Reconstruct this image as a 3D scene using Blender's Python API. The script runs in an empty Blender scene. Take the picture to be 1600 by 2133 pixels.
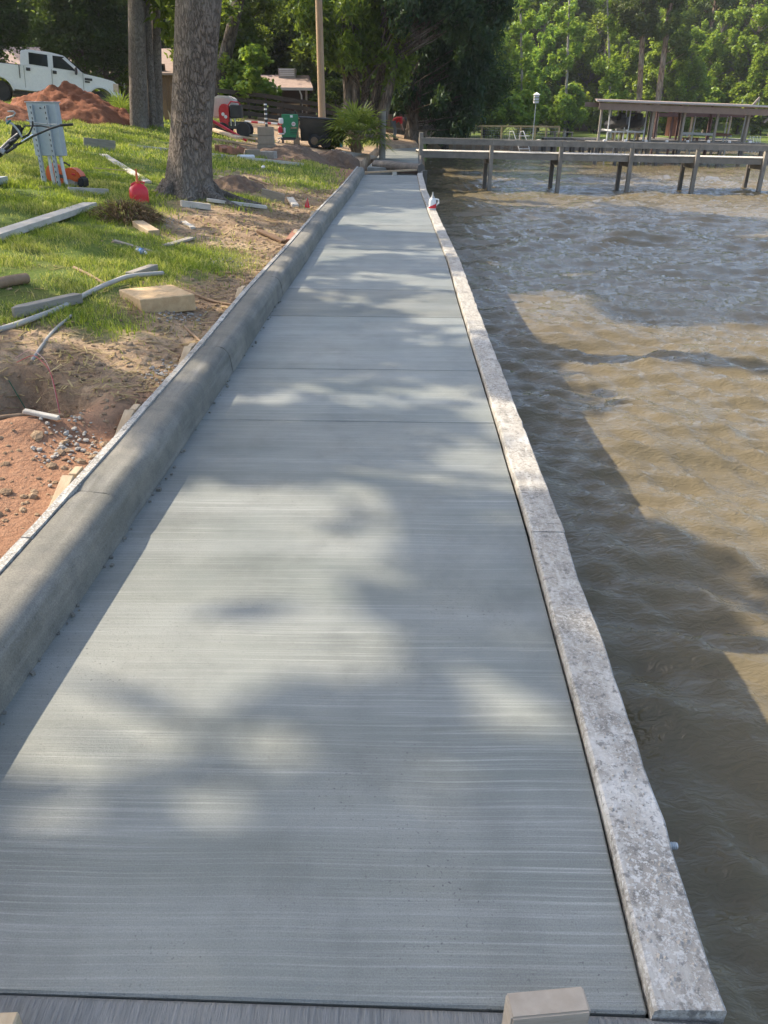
import bpy, bmesh, math, random
import numpy as np
from mathutils import Vector, Matrix

# ------------------------------------------------------------------ camera, sky, sun, exposure
scene = bpy.context.scene
COL = scene.collection
FPX, YH, EYE = 1600.0, 230.0, 1.7              # focal length in photo pixels, horizon row, eye height above the slab
PITCH = math.atan((1066.5 - YH) / FPX)
ROLL = math.radians(0.6)
cam_d = bpy.data.cameras.new('camera'); cam = bpy.data.objects.new('camera', cam_d); COL.objects.link(cam)
cam_d.sensor_fit = 'HORIZONTAL'; cam_d.sensor_width = 36.0; cam_d.lens = 36.0 * FPX / 1600.0
cam_d.clip_start = 0.05; cam_d.clip_end = 3000
cam.matrix_world = Matrix.Translation((0, 0, EYE)) @ Matrix.Rotation(math.pi/2 - PITCH, 4, 'X') @ Matrix.Rotation(ROLL, 4, 'Z')
scene.camera = cam
CAMROT = cam.matrix_world.to_3x3()

SUN_EL, SUN_DIR = math.radians(44), Vector((-0.93, 0.37, 0)).normalized()   # towards the sun, on the ground plane
world = bpy.data.worlds.new('World'); scene.world = world; world.use_nodes = True
wn = world.node_tree.nodes; wl = world.node_tree.links
bg = wn.get('Background') or wn.new('ShaderNodeBackground')
out = wn.get('World Output') or wn.new('ShaderNodeOutputWorld')
wl.new(bg.outputs[0], out.inputs[0])
sky = wn.new('ShaderNodeTexSky'); sky.sky_type = 'NISHITA'; sky.sun_disc = False
sky.sun_elevation = SUN_EL; sky.sun_rotation = math.atan2(SUN_DIR.x, SUN_DIR.y)
sky.dust_density = 3.0; sky.air_density = 0.95; sky.ozone_density = 1.0
wl.new(sky.outputs[0], bg.inputs[0]); bg.inputs[1].default_value = 0.15
sun_d = bpy.data.lights.new('sun', 'SUN'); sun_d.energy = 3.1; sun_d.angle = math.radians(0.53); sun_d.color = (1.0, 0.88, 0.71)
sun = bpy.data.objects.new('sun', sun_d); COL.objects.link(sun)
to_sun = Vector((SUN_DIR.x*math.cos(SUN_EL), SUN_DIR.y*math.cos(SUN_EL), math.sin(SUN_EL)))
sun.rotation_euler = to_sun.to_track_quat('Z', 'Y').to_euler(); sun.location = (-20, 8, 30)
YARD = [(-8.8, 2.6, 0.95), (-9.2, 7.2, 0.93), (-9.6, 12.0, 0.74), (-10.6, 16.8, 0.76), (-11.8, 21.5, 0.85), (-12.8, 26.5, 1.0), (-8.6, -1.8, 0.95)]   # yard trees beside the picture: x, y, scale
TALL = [(-13.6, 24.5, 1.0), (-15.2, 31.0, 1.1), (-18.5, 38.0, 1.15), (-12.9, 28.0, 0.9)]   # tall pines beside the picture that shade the water
vs = scene.view_settings
scene.display_settings.display_device = 'sRGB'
vs.view_transform = 'Standard'; vs.look = 'None'; vs.exposure = 1.33; vs.gamma = 1.0; vs.use_curve_mapping = False
scene.render.engine = 'CYCLES'; scene.cycles.use_denoising = True
scene.cycles.max_bounces = 6; scene.cycles.diffuse_bounces = 3; scene.cycles.glossy_bounces = 3
scene.cycles.volume_bounces = 0; scene.cycles.transmission_bounces = 4; scene.cycles.transparent_max_bounces = 8; scene.cycles.sample_clamp_indirect = 6.0

# ------------------------------------------------------------------ helpers: numbers
R = random.Random(7)
def rng(s): return np.random.default_rng(s)
def _h(ix, iy, s):
    n = (ix.astype(np.int64)*374761393 + iy.astype(np.int64)*668265263 + s*1274126177) & 0x7fffffff
    n = ((n ^ (n >> 13)) * 1274126177) & 0x7fffffff
    return ((n ^ (n >> 16)) & 0xffff) / 65535.0
def vn(x, y, s=0):
    x = np.asarray(x, float); y = np.asarray(y, float)
    ix = np.floor(x); iy = np.floor(y); fx = x-ix; fy = y-iy
    fx = fx*fx*(3-2*fx); fy = fy*fy*(3-2*fy)
    a = _h(ix, iy, s); b = _h(ix+1, iy, s); c = _h(ix, iy+1, s); d = _h(ix+1, iy+1, s)
    return (a*(1-fx)+b*fx)*(1-fy) + (c*(1-fx)+d*fx)*fy - 0.5
def fbm(x, y, s=0, o=4):
    t = 0.0; a = 1.0
    for k in range(o):
        t = t + a*vn(x*2**k + 17.3*k, y*2**k - 9.1*k, s+k); a *= 0.5
    return t
def sstep(a, b, x):
    t = np.clip((x-a)/(b-a), 0, 1); return t*t*(3-2*t)

def ray(px, py):                                   # direction of the photo pixel
    return CAMROT @ Vector((px-800.0, -(py-1066.5), -FPX))
def pz(px, py, z):                                 # where the pixel's ray meets height z
    d = ray(px, py); t = (z-EYE)/d.z; return Vector((d.x*t, d.y*t, z))
def pd(px, py, y):                                 # where it meets distance y
    d = ray(px, py); t = y/d.y; return Vector((d.x*t, y, EYE+d.z*t))

# ------------------------------------------------------------------ the plan of the place
_l = [pz(a, b, 0.0) for a, b in ((0,1490),(160,1260),(335,1005),(494,764),(565,650),(632,554),(692,462),(734,406),(760,363))]
_r = [pz(a, b, 0.0) for a, b in ((1350,2100),(1260,1720),(1205,1500),(1145,1280),(1100,1110),(1032,880),(959,642),(932,545),(891,440),(876,399),(869,365))]
LY = [-3, 0.9] + [p.y for p in _l] + [60]; LXV = [_l[0].x-0.03, _l[0].x-0.01] + [p.x for p in _l] + [-0.4]
RY = [-3, 0.7] + [p.y for p in _r] + [30, 42, 76, 95]; RXV = [_r[0].x-0.03, _r[0].x-0.01] + [p.x for p in _r] + [1.15, 1.55, 3.6, 3.6]
def lx(y): return np.interp(y, LY, LXV)
def rx(y): return np.interp(y, RY, RXV)
WATER_Z = -1.5
CURB_W, CURB_H = 0.20, 0.20
END_Y = 24.9                                       # the far end of the new concrete
def far_shore(x): return 79.0 + 0.10*np.clip(x-3, 0, 60)

def gz(x, y):                                      # ground height without the small bumps
    x = np.asarray(x, float); y = np.asarray(y, float)
    cb = np.where(y < END_Y, lx(y)-CURB_W-0.03, rx(y)-2.0 + 1.9*sstep(41, 45, y))
    L = cb - x
    zl = 0.12 + 0.13*np.clip(L, 0, 8) + 0.09*np.clip(L-8, 0, 9) + 0.01*np.clip(L-17, 0, 60)
    zl = np.where(L > 0, zl, -0.34)
    pit = np.exp(-((y-26.6)/1.0)**2) * sstep(-3.2, -1.4, x)
    zl = np.where((y > END_Y-0.02) & (L > -3), zl - 0.42*pit, zl)
    F = y - far_shore(x)
    zb = -0.95 + 0.010*np.clip(F, 0, 40) + 0.05*np.clip(F-40, 0, 90) + 0.02*np.clip(F-130, 0, 400)
    land_l = x < rx(y) - 0.05
    w = sstep(56, 80, y)
    zz = np.where(land_l, zl*(1-w) + np.maximum(zb, -0.6)*w, -3.2)
    zz = np.where(F > 0, np.where(land_l, zz, zb), zz)
    return zz
def gz1(x, y): return float(gz(np.array([x]), np.array([y]))[0])
def gp(px, py, far=140.0):                         # where the pixel's ray meets the ground
    d = ray(px, py); d = d / d.y
    y0 = 1.0
    ys = np.concatenate([np.arange(1.0, 40, 0.04), np.arange(40, far, 0.2)])
    g = gz(d.x*ys, ys); z = EYE + d.z*ys
    hit = np.nonzero(z <= g)[0]
    y = ys[hit[0]] if len(hit) else far
    return Vector((d.x*y, y, gz1(d.x*y, y)))

# ------------------------------------------------------------------ helpers: meshes
def np_mesh(name, V, F):
    V = np.asarray(V, np.float32); F = np.asarray(F, np.int32)
    me = bpy.data.meshes.new(name)
    k = F.shape[1]
    me.vertices.add(len(V)); me.vertices.foreach_set('co', V.ravel())
    me.loops.add(F.size); me.loops.foreach_set('vertex_index', F.ravel())
    me.polygons.add(len(F)); me.polygons.foreach_set('loop_start', np.arange(0, F.size, k, dtype=np.int32))
    me.update(calc_edges=True); me.validate(); return me
def put(name, me, m=None, parent=None, loc=None, smooth=False):
    o = bpy.data.objects.new(name, me); COL.objects.link(o)
    if m is not None and me is not None and not len(me.materials): me.materials.append(m)
    if parent is not None: o.parent = parent
    if loc is not None: o.location = loc
    if smooth: me.polygons.foreach_set('use_smooth', [True]*len(me.polygons))
    return o
def tag(o, label=None, cat=None, group=None, kind=None):
    if label: o['label'] = label
    if cat: o['category'] = cat
    if group: o['group'] = group
    if kind: o['kind'] = kind
    return o
def thing(name, label, cat, loc=(0, 0, 0), rz=0.0, group=None):
    o = bpy.data.objects.new(name, None); COL.objects.link(o); o.empty_display_size = 0.2
    o.location = loc; o.rotation_euler = (0, 0, rz)
    return tag(o, label, cat, group)
def copy_tree(o, parent=None):
    c = o.copy(); COL.objects.link(c)
    if parent is not None: c.parent = parent
    for ch in list(o.children): copy_tree(ch, c)
    return c

class MB:
    """collects shapes of one part, then links them as one mesh object"""
    def __init__(s): s.v = []; s.f = []
    def add(s, V, F):
        n = len(s.v); s.v += [tuple(p) for p in V]; s.f += [tuple(i+n for i in q) for q in F]; return s
    def box(s, c, d, rot=None):
        c = Vector(c); h = Vector(d)*0.5
        P = [Vector((x*h.x, y*h.y, z*h.z)) for z in (-1, 1) for y in (-1, 1) for x in (-1, 1)]
        if rot is not None: P = [rot @ p for p in P]
        return s.add([c+p for p in P], [(0,2,3,1),(4,5,7,6),(0,1,5,4),(2,6,7,3),(0,4,6,2),(1,3,7,5)])
    def beam(s, a, b, w, h, up=(0, 0, 1)):          # a board from a to b, w across, h along up
        a = Vector(a); b = Vector(b); t = (b-a).normalized(); u = Vector(up)
        sd = t.cross(u)
        if sd.length < 1e-4: sd = t.cross(Vector((1, 0, 0)))
        sd.normalize(); u = sd.cross(t).normalized()
        return s.box((a+b)*0.5, (w, (b-a).length, h), Matrix((sd, t, u)).transposed())
    def tube(s, P, r, n=8, cap=True):
        P = [Vector(p) for p in P]; r = list(r) if hasattr(r, '__len__') else [r]*len(P)
        V = []; F = []; x = None
        for i, p in enumerate(P):
            t = (P[min(i+1, len(P)-1)] - P[max(i-1, 0)]).normalized()
            if x is None: x = t.orthogonal().normalized()
            x = (x - t*x.dot(t)).normalized(); y = t.cross(x)
            for k in range(n):
                a = 2*math.pi*k/n; V.append(p + (x*math.cos(a)+y*math.sin(a))*r[i])
        for i in range(len(P)-1):
            for k in range(n):
                F.append((i*n+k, i*n+(k+1) % n, (i+1)*n+(k+1) % n, (i+1)*n+k))
        if cap: F += [tuple(range(n-1, -1, -1)), tuple((len(P)-1)*n+k for k in range(n))]
        return s.add(V, F)
    def lathe(s, prof, c=(0, 0, 0), n=16, axis='z', sx=1, sy=1):
        V = []; F = []; c = Vector(c)
        for (r, z) in prof:
            for k in range(n):
                a = 2*math.pi*k/n; p = Vector((r*math.cos(a)*sx, r*math.sin(a)*sy, z))
                if axis == 'x': p = Vector((p.z, p.x, p.y))
                if axis == 'y': p = Vector((p.x, p.z, p.y))
                V.append(c+p)
        for i in range(len(prof)-1):
            for k in range(n): F.append((i*n+k, i*n+(k+1) % n, (i+1)*n+(k+1) % n, (i+1)*n+k))
        F += [tuple(range(n-1, -1, -1)), tuple((len(prof)-1)*n+k for k in range(n))]
        return s.add(V, F)
    def prism(s, poly, a, b, axis='z'):             # a polygon drawn in a plane, pushed along axis from a to b
        def q(p, t): return {'z': (p[0], p[1], t), 'y': (p[0], t, p[1]), 'x': (t, p[0], p[1])}[axis]
        n = len(poly)
        return s.add([q(p, a) for p in poly]+[q(p, b) for p in poly],
                     [tuple(range(n-1, -1, -1)), tuple(range(n, 2*n))] + [(k, (k+1) % n, n+(k+1) % n, n+k) for k in range(n)])
    def build(s, name, m, parent=None, bevel=0, seg=1, smooth=False, loc=None, rot=None):
        bm = bmesh.new()
        vs_ = [bm.verts.new(p) for p in s.v]
        for q in s.f:
            try: bm.faces.new([vs_[i] for i in q])
            except ValueError: pass
        bmesh.ops.recalc_face_normals(bm, faces=bm.faces)
        if bevel: bmesh.ops.bevel(bm, geom=list(bm.edges), offset=bevel, segments=seg, affect='EDGES', clamp_overlap=True)
        me = bpy.data.meshes.new(name); bm.to_mesh(me); bm.free()
        o = put(name, me, m, parent, loc, smooth)
        if smooth:
            try: me.set_sharp_from_angle(angle=math.radians(40))
            except Exception: pass
        if rot is not None: o.rotation_euler = rot
        return o

# ------------------------------------------------------------------ helpers: materials
class NT:
    def __init__(s, name):
        s.m = bpy.data.materials.new(name); s.m.use_nodes = True; s.t = s.m.node_tree; s.n = s.t.nodes; s.l = s.t.links
        s.b = s.n['Principled BSDF']; s.o = s.n['Material Output']
    def node(s, kind, **kw):
        x = s.n.new(kind)
        for k, v in kw.items():
            if k.startswith('i_'): x.inputs[int(k[2:])].default_value = v
            else: setattr(x, k, v)
        return x
    def link(s, a, b): s.l.new(a, b)
    def coord(s, scale=(1, 1, 1), kind='Object', rot=(0, 0, 0)):
        tc = s.node('ShaderNodeTexCoord'); mp = s.node('ShaderNodeMapping')
        mp.inputs['Scale'].default_value = scale; mp.inputs['Rotation'].default_value = rot
        s.link(tc.outputs[kind], mp.inputs[0]); return mp.outputs[0]
    def noise(s, vec, scale, detail=4, rough=0.55, dist=0):
        x = s.node('ShaderNodeTexNoise'); x.inputs['Scale'].default_value = scale; x.inputs['Detail'].default_value = detail
        x.inputs['Roughness'].default_value = rough; x.inputs['Distortion'].default_value = dist
        s.link(vec, x.inputs['Vector']); return x.outputs[0]
    def voro(s, vec, scale, feature='F1', out=0):
        x = s.node('ShaderNodeTexVoronoi', feature=feature); x.inputs['Scale'].default_value = scale
        s.link(vec, x.inputs['Vector']); return x.outputs[out]
    def ramp(s, fac, stops):
        x = s.node('ShaderNodeValToRGB'); e = x.color_ramp.elements
        while len(e) < len(stops): e.new(0.5)
        for k, (p, c) in enumerate(stops):
            e[k].position = p; e[k].color = (c, c, c, 1) if not hasattr(c, '__len__') else (*c, 1)
        s.link(fac, x.inputs[0]); return x.outputs[0]
    def mix(s, fac, a, b, mode='MIX'):
        x = s.node('ShaderNodeMix', data_type='RGBA', blend_type=mode)
        for ix, v in ((0, fac), (6, a), (7, b)):
            sock = x.inputs[ix]
            if hasattr(v, 'links'): s.link(v, sock)
            elif hasattr(v, '__len__'): sock.default_value = (*v[:3], 1)
            else: sock.default_value = v if ix == 0 else (v, v, v, 1)
        return x.outputs[2]
    def math(s, op, a, b=0.0, clamp=False):
        x = s.node('ShaderNodeMath', operation=op); x.use_clamp = clamp
        for sock, v in ((x.inputs[0], a), (x.inputs[1], b)):
            if hasattr(v, 'links'): s.link(v, sock)
            else: sock.default_value = v
        return x.outputs[0]
    def bump(s, h, strength=0.3, dist=0.01, prev=None):
        x = s.node('ShaderNodeBump'); x.inputs['Strength'].default_value = strength; x.inputs['Distance'].default_value = dist
        s.link(h, x.inputs['Height'])
        if prev is not None: s.link(prev, x.inputs['Normal'])
        return x.outputs[0]
    def done(s, col=None, rough=0.8, normal=None, metal=0.0, spec=None):
        b = s.b
        if col is not None:
            if hasattr(col, 'links'): s.link(col, b.inputs['Base Color'])
            else: b.inputs['Base Color'].default_value = (*col, 1)
        if hasattr(rough, 'links'): s.link(rough, b.inputs['Roughness'])
        else: b.inputs['Roughness'].default_value = rough
        b.inputs['Metallic'].default_value = metal
        if spec is not None: b.inputs['Specular IOR Level'].default_value = spec
        if normal is not None: s.link(normal, b.inputs['Normal'])
        return s.m
def pm(name, c1, c2=None, scale=6, rough=0.8, bump=0.2, stretch=(1, 1, 1), metal=0.0, lo=0.35, hi=0.65, bd=0.01, spec=None, fine=None):
    t = NT(name); c2 = c2 or tuple(v*0.75 for v in c1)
    vec = t.coord(stretch)
    n = t.noise(vec, scale, 5, 0.6)
    col = t.mix(t.ramp(n, [(lo, 0.0), (hi, 1.0)]), c1, c2)
    n2 = t.noise(vec, scale*7, 4, 0.6)
    col = t.mix(0.35, col, t.mix(n2, tuple(v*0.6 for v in c1), tuple(min(1, v*1.25) for v in c1)))
    oi = t.node('ShaderNodeObjectInfo')
    hv = t.node('ShaderNodeHueSaturation'); t.link(col, hv.inputs['Color'])
    t.link(t.math('ADD', t.math('MULTIPLY', oi.outputs['Random'], 0.24), 0.88), hv.inputs['Value'])
    nm = t.bump(t.math('ADD', n, t.math('MULTIPLY', n2, 0.5)), bump, bd) if bump else None
    return t.done(hv.outputs[0], rough, nm, metal, spec)
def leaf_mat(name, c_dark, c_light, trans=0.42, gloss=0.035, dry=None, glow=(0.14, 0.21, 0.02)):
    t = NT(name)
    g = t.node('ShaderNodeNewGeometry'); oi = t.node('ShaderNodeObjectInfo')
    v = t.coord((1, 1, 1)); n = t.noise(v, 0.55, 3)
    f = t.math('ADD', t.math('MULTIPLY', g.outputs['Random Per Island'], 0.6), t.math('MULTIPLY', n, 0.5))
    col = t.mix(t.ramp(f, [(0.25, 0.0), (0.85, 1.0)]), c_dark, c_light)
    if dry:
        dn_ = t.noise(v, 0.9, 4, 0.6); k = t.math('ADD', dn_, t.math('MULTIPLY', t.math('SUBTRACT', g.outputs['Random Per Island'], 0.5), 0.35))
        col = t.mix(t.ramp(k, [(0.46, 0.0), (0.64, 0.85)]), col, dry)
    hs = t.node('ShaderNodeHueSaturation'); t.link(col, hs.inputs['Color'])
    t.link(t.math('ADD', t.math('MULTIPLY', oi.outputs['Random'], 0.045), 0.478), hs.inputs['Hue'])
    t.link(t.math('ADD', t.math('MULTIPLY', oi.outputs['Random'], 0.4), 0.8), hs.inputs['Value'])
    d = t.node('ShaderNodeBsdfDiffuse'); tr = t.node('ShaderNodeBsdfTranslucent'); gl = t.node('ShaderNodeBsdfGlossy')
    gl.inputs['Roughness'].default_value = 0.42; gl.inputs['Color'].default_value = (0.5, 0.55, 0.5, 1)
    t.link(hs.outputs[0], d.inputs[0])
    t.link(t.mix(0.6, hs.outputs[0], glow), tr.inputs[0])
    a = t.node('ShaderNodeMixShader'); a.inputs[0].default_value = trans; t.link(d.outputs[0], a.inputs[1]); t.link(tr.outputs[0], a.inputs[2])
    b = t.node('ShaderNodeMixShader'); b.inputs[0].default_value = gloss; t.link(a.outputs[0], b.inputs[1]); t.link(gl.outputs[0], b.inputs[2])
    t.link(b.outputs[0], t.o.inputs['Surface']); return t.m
def bark_mat(name, c1, c2, sc=9.0, strength=0.9):
    t = NT(name); v = t.coord((1, 1, 0.22))
    n0 = t.noise(v, sc*0.7, 3)
    add = t.node('ShaderNodeVectorMath', operation='MULTIPLY_ADD')
    cb = t.node('ShaderNodeCombineXYZ'); t.link(n0, cb.inputs[0]); t.link(n0, cb.inputs[1])
    add.inputs[1].default_value = (0.22, 0.22, 0.22); t.link(cb.outputs[0], add.inputs[0]); t.link(v, add.inputs[2])
    e = t.voro(add.outputs[0], sc, 'DISTANCE_TO_EDGE')
    n = t.noise(v, sc*4, 5, 0.65); big = t.noise(t.coord((1, 1, 0.5)), 1.6, 3)
    plate = t.ramp(e, [(0.0, 0.0), (0.16, 1.0)])
    col = t.mix(plate, tuple(x*0.55 for x in c1), t.mix(n, c1, c2))
    col = t.mix(t.ramp(big, [(0.45, 0.0), (0.7, 0.45)]), col, (0.30, 0.29, 0.25))
    h = t.math('ADD', plate, t.math('MULTIPLY', n, 0.6))
    return t.done(col, 0.92, t.bump(h, strength, 0.045), spec=0.2)

M = {}
M['bark'] = bark_mat('bark_grey_brown', (0.20, 0.16, 0.125), (0.30, 0.25, 0.205), 25, 0.85)
M['bark_dark'] = bark_mat('bark_dark', (0.07, 0.055, 0.042), (0.14, 0.11, 0.085), 8)
M['bark_pine'] = bark_mat('bark_pine', (0.22, 0.13, 0.085), (0.42, 0.29, 0.21), 5)
M['bark_pale'] = bark_mat('bark_pale', (0.34, 0.30, 0.25), (0.52, 0.48, 0.42), 5)
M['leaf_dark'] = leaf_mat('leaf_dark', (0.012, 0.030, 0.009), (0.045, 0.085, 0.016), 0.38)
M['leaf_mid'] = leaf_mat('leaf_mid', (0.03, 0.075, 0.012), (0.16, 0.24, 0.024), 0.52, glow=(0.24, 0.30, 0.03))
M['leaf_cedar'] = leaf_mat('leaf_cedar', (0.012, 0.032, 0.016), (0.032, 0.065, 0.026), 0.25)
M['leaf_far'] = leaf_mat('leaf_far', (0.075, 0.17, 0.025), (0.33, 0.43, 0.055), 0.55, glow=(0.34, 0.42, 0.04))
M['leaf_pine'] = leaf_mat('needle_pine', (0.045, 0.075, 0.022), (0.12, 0.14, 0.035), 0.30)
M['leaf_palm'] = leaf_mat('leaf_palm', (0.10, 0.17, 0.025), (0.30, 0.36, 0.06), 0.45, 0.06)
M['grass'] = leaf_mat('grass_blade', (0.085, 0.16, 0.018), (0.38, 0.42, 0.055), 0.45, 0.03, (0.56, 0.47, 0.19), (0.36, 0.42, 0.04))
M['straw'] = leaf_mat('dry_straw', (0.20, 0.13, 0.06), (0.46, 0.34, 0.18), 0.2, 0.05)
M['wood_grey'] = pm('weathered_grey_wood', (0.33, 0.295, 0.24), (0.20, 0.175, 0.14), 5, 0.85, 0.5, (6, 1, 6))
M['wood_dock'] = pm('dock_timber', (0.27, 0.245, 0.205), (0.15, 0.135, 0.115), 3, 0.85, 0.5, (1, 1, 1))
M['wood_pile'] = pm('wet_pile_timber', (0.13, 0.115, 0.095), (0.05, 0.045, 0.04), 4, 0.7, 0.5, (3, 3, 0.6))
M['fence_dark'] = pm('dark_fence', (0.055, 0.043, 0.032), (0.035, 0.028, 0.022), 3, 0.9, 0.3)
M['wood_tan'] = pm('pale_sawn_wood', (0.50, 0.385, 0.245), (0.36, 0.25, 0.14), 4, 0.8, 0.35, (5, 1, 5))
M['stake_pale'] = pm('pale_stake', (0.50, 0.43, 0.34), (0.36, 0.29, 0.21), 6, 0.85, 0.4, (1, 1, 9))
M['block_tan'] = pm('warm_timber', (0.56, 0.39, 0.21), (0.42, 0.27, 0.13), 4, 0.8, 0.35, (5, 1, 5))
M['wood_white'] = pm('splashed_and_sunlit_board', (0.62, 0.57, 0.48), (0.40, 0.355, 0.285), 5, 0.85, 0.4, (2, 1, 2))
M['wood_brown'] = pm('brown_wood', (0.20, 0.115, 0.06), (0.11, 0.065, 0.035), 5, 0.85, 0.4, (4, 1, 4))
M['fence'] = pm('fence_boards', (0.27, 0.215, 0.165), (0.17, 0.13, 0.10), 3, 0.9, 0.4, (4, 4, 0.5))
M['rail_yellow'] = pm('treated_yellow_timber', (0.42, 0.32, 0.16), (0.30, 0.22, 0.11), 3, 0.8, 0.2)
M['pole'] = pm('utility_pole_wood', (0.36, 0.25, 0.15), (0.24, 0.16, 0.10), 3, 0.85, 0.5, (5, 5, 0.35))
M['stick'] = pm('stick_bark', (0.22, 0.14, 0.08), (0.34, 0.24, 0.15), 9, 0.9, 0.5)
M['concrete_block'] = pm('concrete_block', (0.30, 0.25, 0.185), (0.23, 0.19, 0.14), 9, 0.9, 0.4)
M['rubble'] = pm('grey_rubble', (0.42, 0.39, 0.34), (0.27, 0.245, 0.21), 9, 0.95, 0.6)
M['brick'] = pm('old_brick', (0.30, 0.13, 0.075), (0.20, 0.10, 0.065), 8, 0.9, 0.4)
M['clay'] = pm('red_clay', (0.24, 0.083, 0.036), (0.15, 0.055, 0.026), 7, 0.95, 0.9, bd=0.05)
M['soil'] = pm('brown_soil', (0.18, 0.115, 0.07), (0.10, 0.062, 0.038), 5, 0.95, 0.9, bd=0.05)
M['pvc'] = pm('grey_pvc', (0.38, 0.36, 0.315), (0.29, 0.27, 0.23), 5, 0.6, 0.1)
M['pvc_white'] = pm('white_pvc', (0.72, 0.73, 0.73), (0.6, 0.6, 0.58), 5, 0.45, 0.05)
M['galv'] = pm('galvanised_steel', (0.46, 0.50, 0.52), (0.38, 0.42, 0.44), 6, 0.45, 0.08, metal=0.35)
M['galv_box'] = pm('grey_painted_steel', (0.40, 0.455, 0.475), (0.34, 0.39, 0.41), 3, 0.5, 0.08)
M['black'] = pm('black_plastic', (0.018, 0.018, 0.02), (0.03, 0.03, 0.032), 6, 0.45, 0.05)
M['black_metal'] = pm('black_painted_metal', (0.025, 0.026, 0.028), (0.05, 0.05, 0.052), 6, 0.4, 0.05)
M['grey_plastic'] = pm('grey_lever', (0.36, 0.37, 0.36), (0.28, 0.29, 0.28), 6, 0.5, 0.05)
M['slot'] = pm('dark_slot', (0.02, 0.02, 0.02), (0.03, 0.03, 0.03), 6, 0.8, 0)
M['red'] = pm('red_plastic', (0.62, 0.018, 0.03), (0.52, 0.015, 0.025), 4, 0.38, 0.05)
M['red_paint'] = pm('red_paint', (0.50, 0.014, 0.022), (0.36, 0.012, 0.018), 4, 0.35, 0.05)
M['orange'] = pm('orange_plastic', (0.62, 0.115, 0.02), (0.50, 0.09, 0.02), 4, 0.4, 0.05)
M['beige'] = pm('beige_tank', (0.46, 0.42, 0.36), (0.38, 0.35, 0.30), 3, 0.6, 0.05)
M['green_paint'] = pm('green_paint', (0.012, 0.20, 0.075), (0.010, 0.15, 0.06), 3, 0.4, 0.05)
M['teal'] = pm('teal_plastic', (0.01, 0.16, 0.17), (0.01, 0.12, 0.13), 3, 0.5, 0.05)
M['tub'] = pm('black_tub', (0.035, 0.037, 0.036), (0.075, 0.072, 0.06), 2.2, 0.42, 0.15)
M['rubber'] = pm('tyre_rubber', (0.022, 0.021, 0.02), (0.05, 0.045, 0.04), 5, 0.85, 0.3)
M['white_paint'] = pm('white_car_paint', (0.78, 0.78, 0.77), (0.74, 0.74, 0.73), 1.5, 0.28, 0)
M['white_metal'] = pm('white_metal', (0.74, 0.74, 0.72), (0.62, 0.62, 0.60), 3, 0.5, 0.05)
M['rim'] = pm('alloy_rim', (0.35, 0.34, 0.33), (0.20, 0.19, 0.18), 8, 0.4, 0.05, metal=0.6)
M['chrome'] = pm('chrome', (0.7, 0.7, 0.7), (0.6, 0.6, 0.6), 3, 0.15, 0, metal=1.0)
M['glass_dark'] = pm('tinted_glass', (0.012, 0.016, 0.02), (0.02, 0.024, 0.028), 2, 0.06, 0)
M['lamp_amber'] = pm('headlamp_lens', (0.60, 0.46, 0.36), (0.5, 0.36, 0.26), 8, 0.2, 0)
M['shingle'] = pm('roof_shingle', (0.36, 0.265, 0.215), (0.26, 0.19, 0.155), 4, 0.95, 0.3)
M['house_wall'] = pm('brown_siding', (0.12, 0.085, 0.06), (0.085, 0.06, 0.045), 3, 0.9, 0.2)
M['house_pale'] = pm('pale_siding', (0.42, 0.38, 0.33), (0.34, 0.31, 0.27), 3, 0.9, 0.2)
M['roof_brown'] = pm('dock_roof_brown', (0.27, 0.20, 0.155), (0.20, 0.145, 0.11), 2, 0.85, 0.2)
M['dark_red'] = pm('dark_red_timber', (0.105, 0.05, 0.04), (0.07, 0.035, 0.03), 3, 0.85, 0.2)
M['roof_metal'] = pm('pale_metal_roof', (0.62, 0.60, 0.56), (0.5, 0.48, 0.45), 2, 0.5, 0.05)
M['skin'] = pm('skin', (0.40, 0.22, 0.14), (0.34, 0.18, 0.11), 5, 0.55, 0.05)
M['cloth_red'] = pm('red_shirt', (0.55, 0.012, 0.015), (0.42, 0.010, 0.012), 5, 0.85, 0.2)
M['cloth_grey'] = pm('grey_trousers', (0.16, 0.165, 0.17), (0.11, 0.115, 0.12), 5, 0.9, 0.2)
M['cloth_dark'] = pm('dark_cap', (0.03, 0.03, 0.035), (0.05, 0.05, 0.055), 5, 0.9, 0.2)
M['wire_green'] = pm('green_wire', (0.01, 0.12, 0.05), (0.01, 0.10, 0.04), 5, 0.5, 0)
M['wire_red'] = pm('red_wire', (0.40, 0.03, 0.04), (0.35, 0.03, 0.03), 5, 0.5, 0)
M['blue_label'] = pm('blue_label', (0.02, 0.20, 0.52), (0.02, 0.16, 0.44), 5, 0.5, 0)
M['string'] = pm('mason_string', (0.60, 0.36, 0.30), (0.5, 0.3, 0.25), 5, 0.8, 0)
def clear_plastic():
    t = NT('clear_plastic'); t.b.inputs['Transmission Weight'].default_value = 0.85; t.b.inputs['IOR'].default_value = 1.2
    return t.done((0.85, 0.92, 0.95), 0.12)
M['clear'] = clear_plastic()

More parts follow.
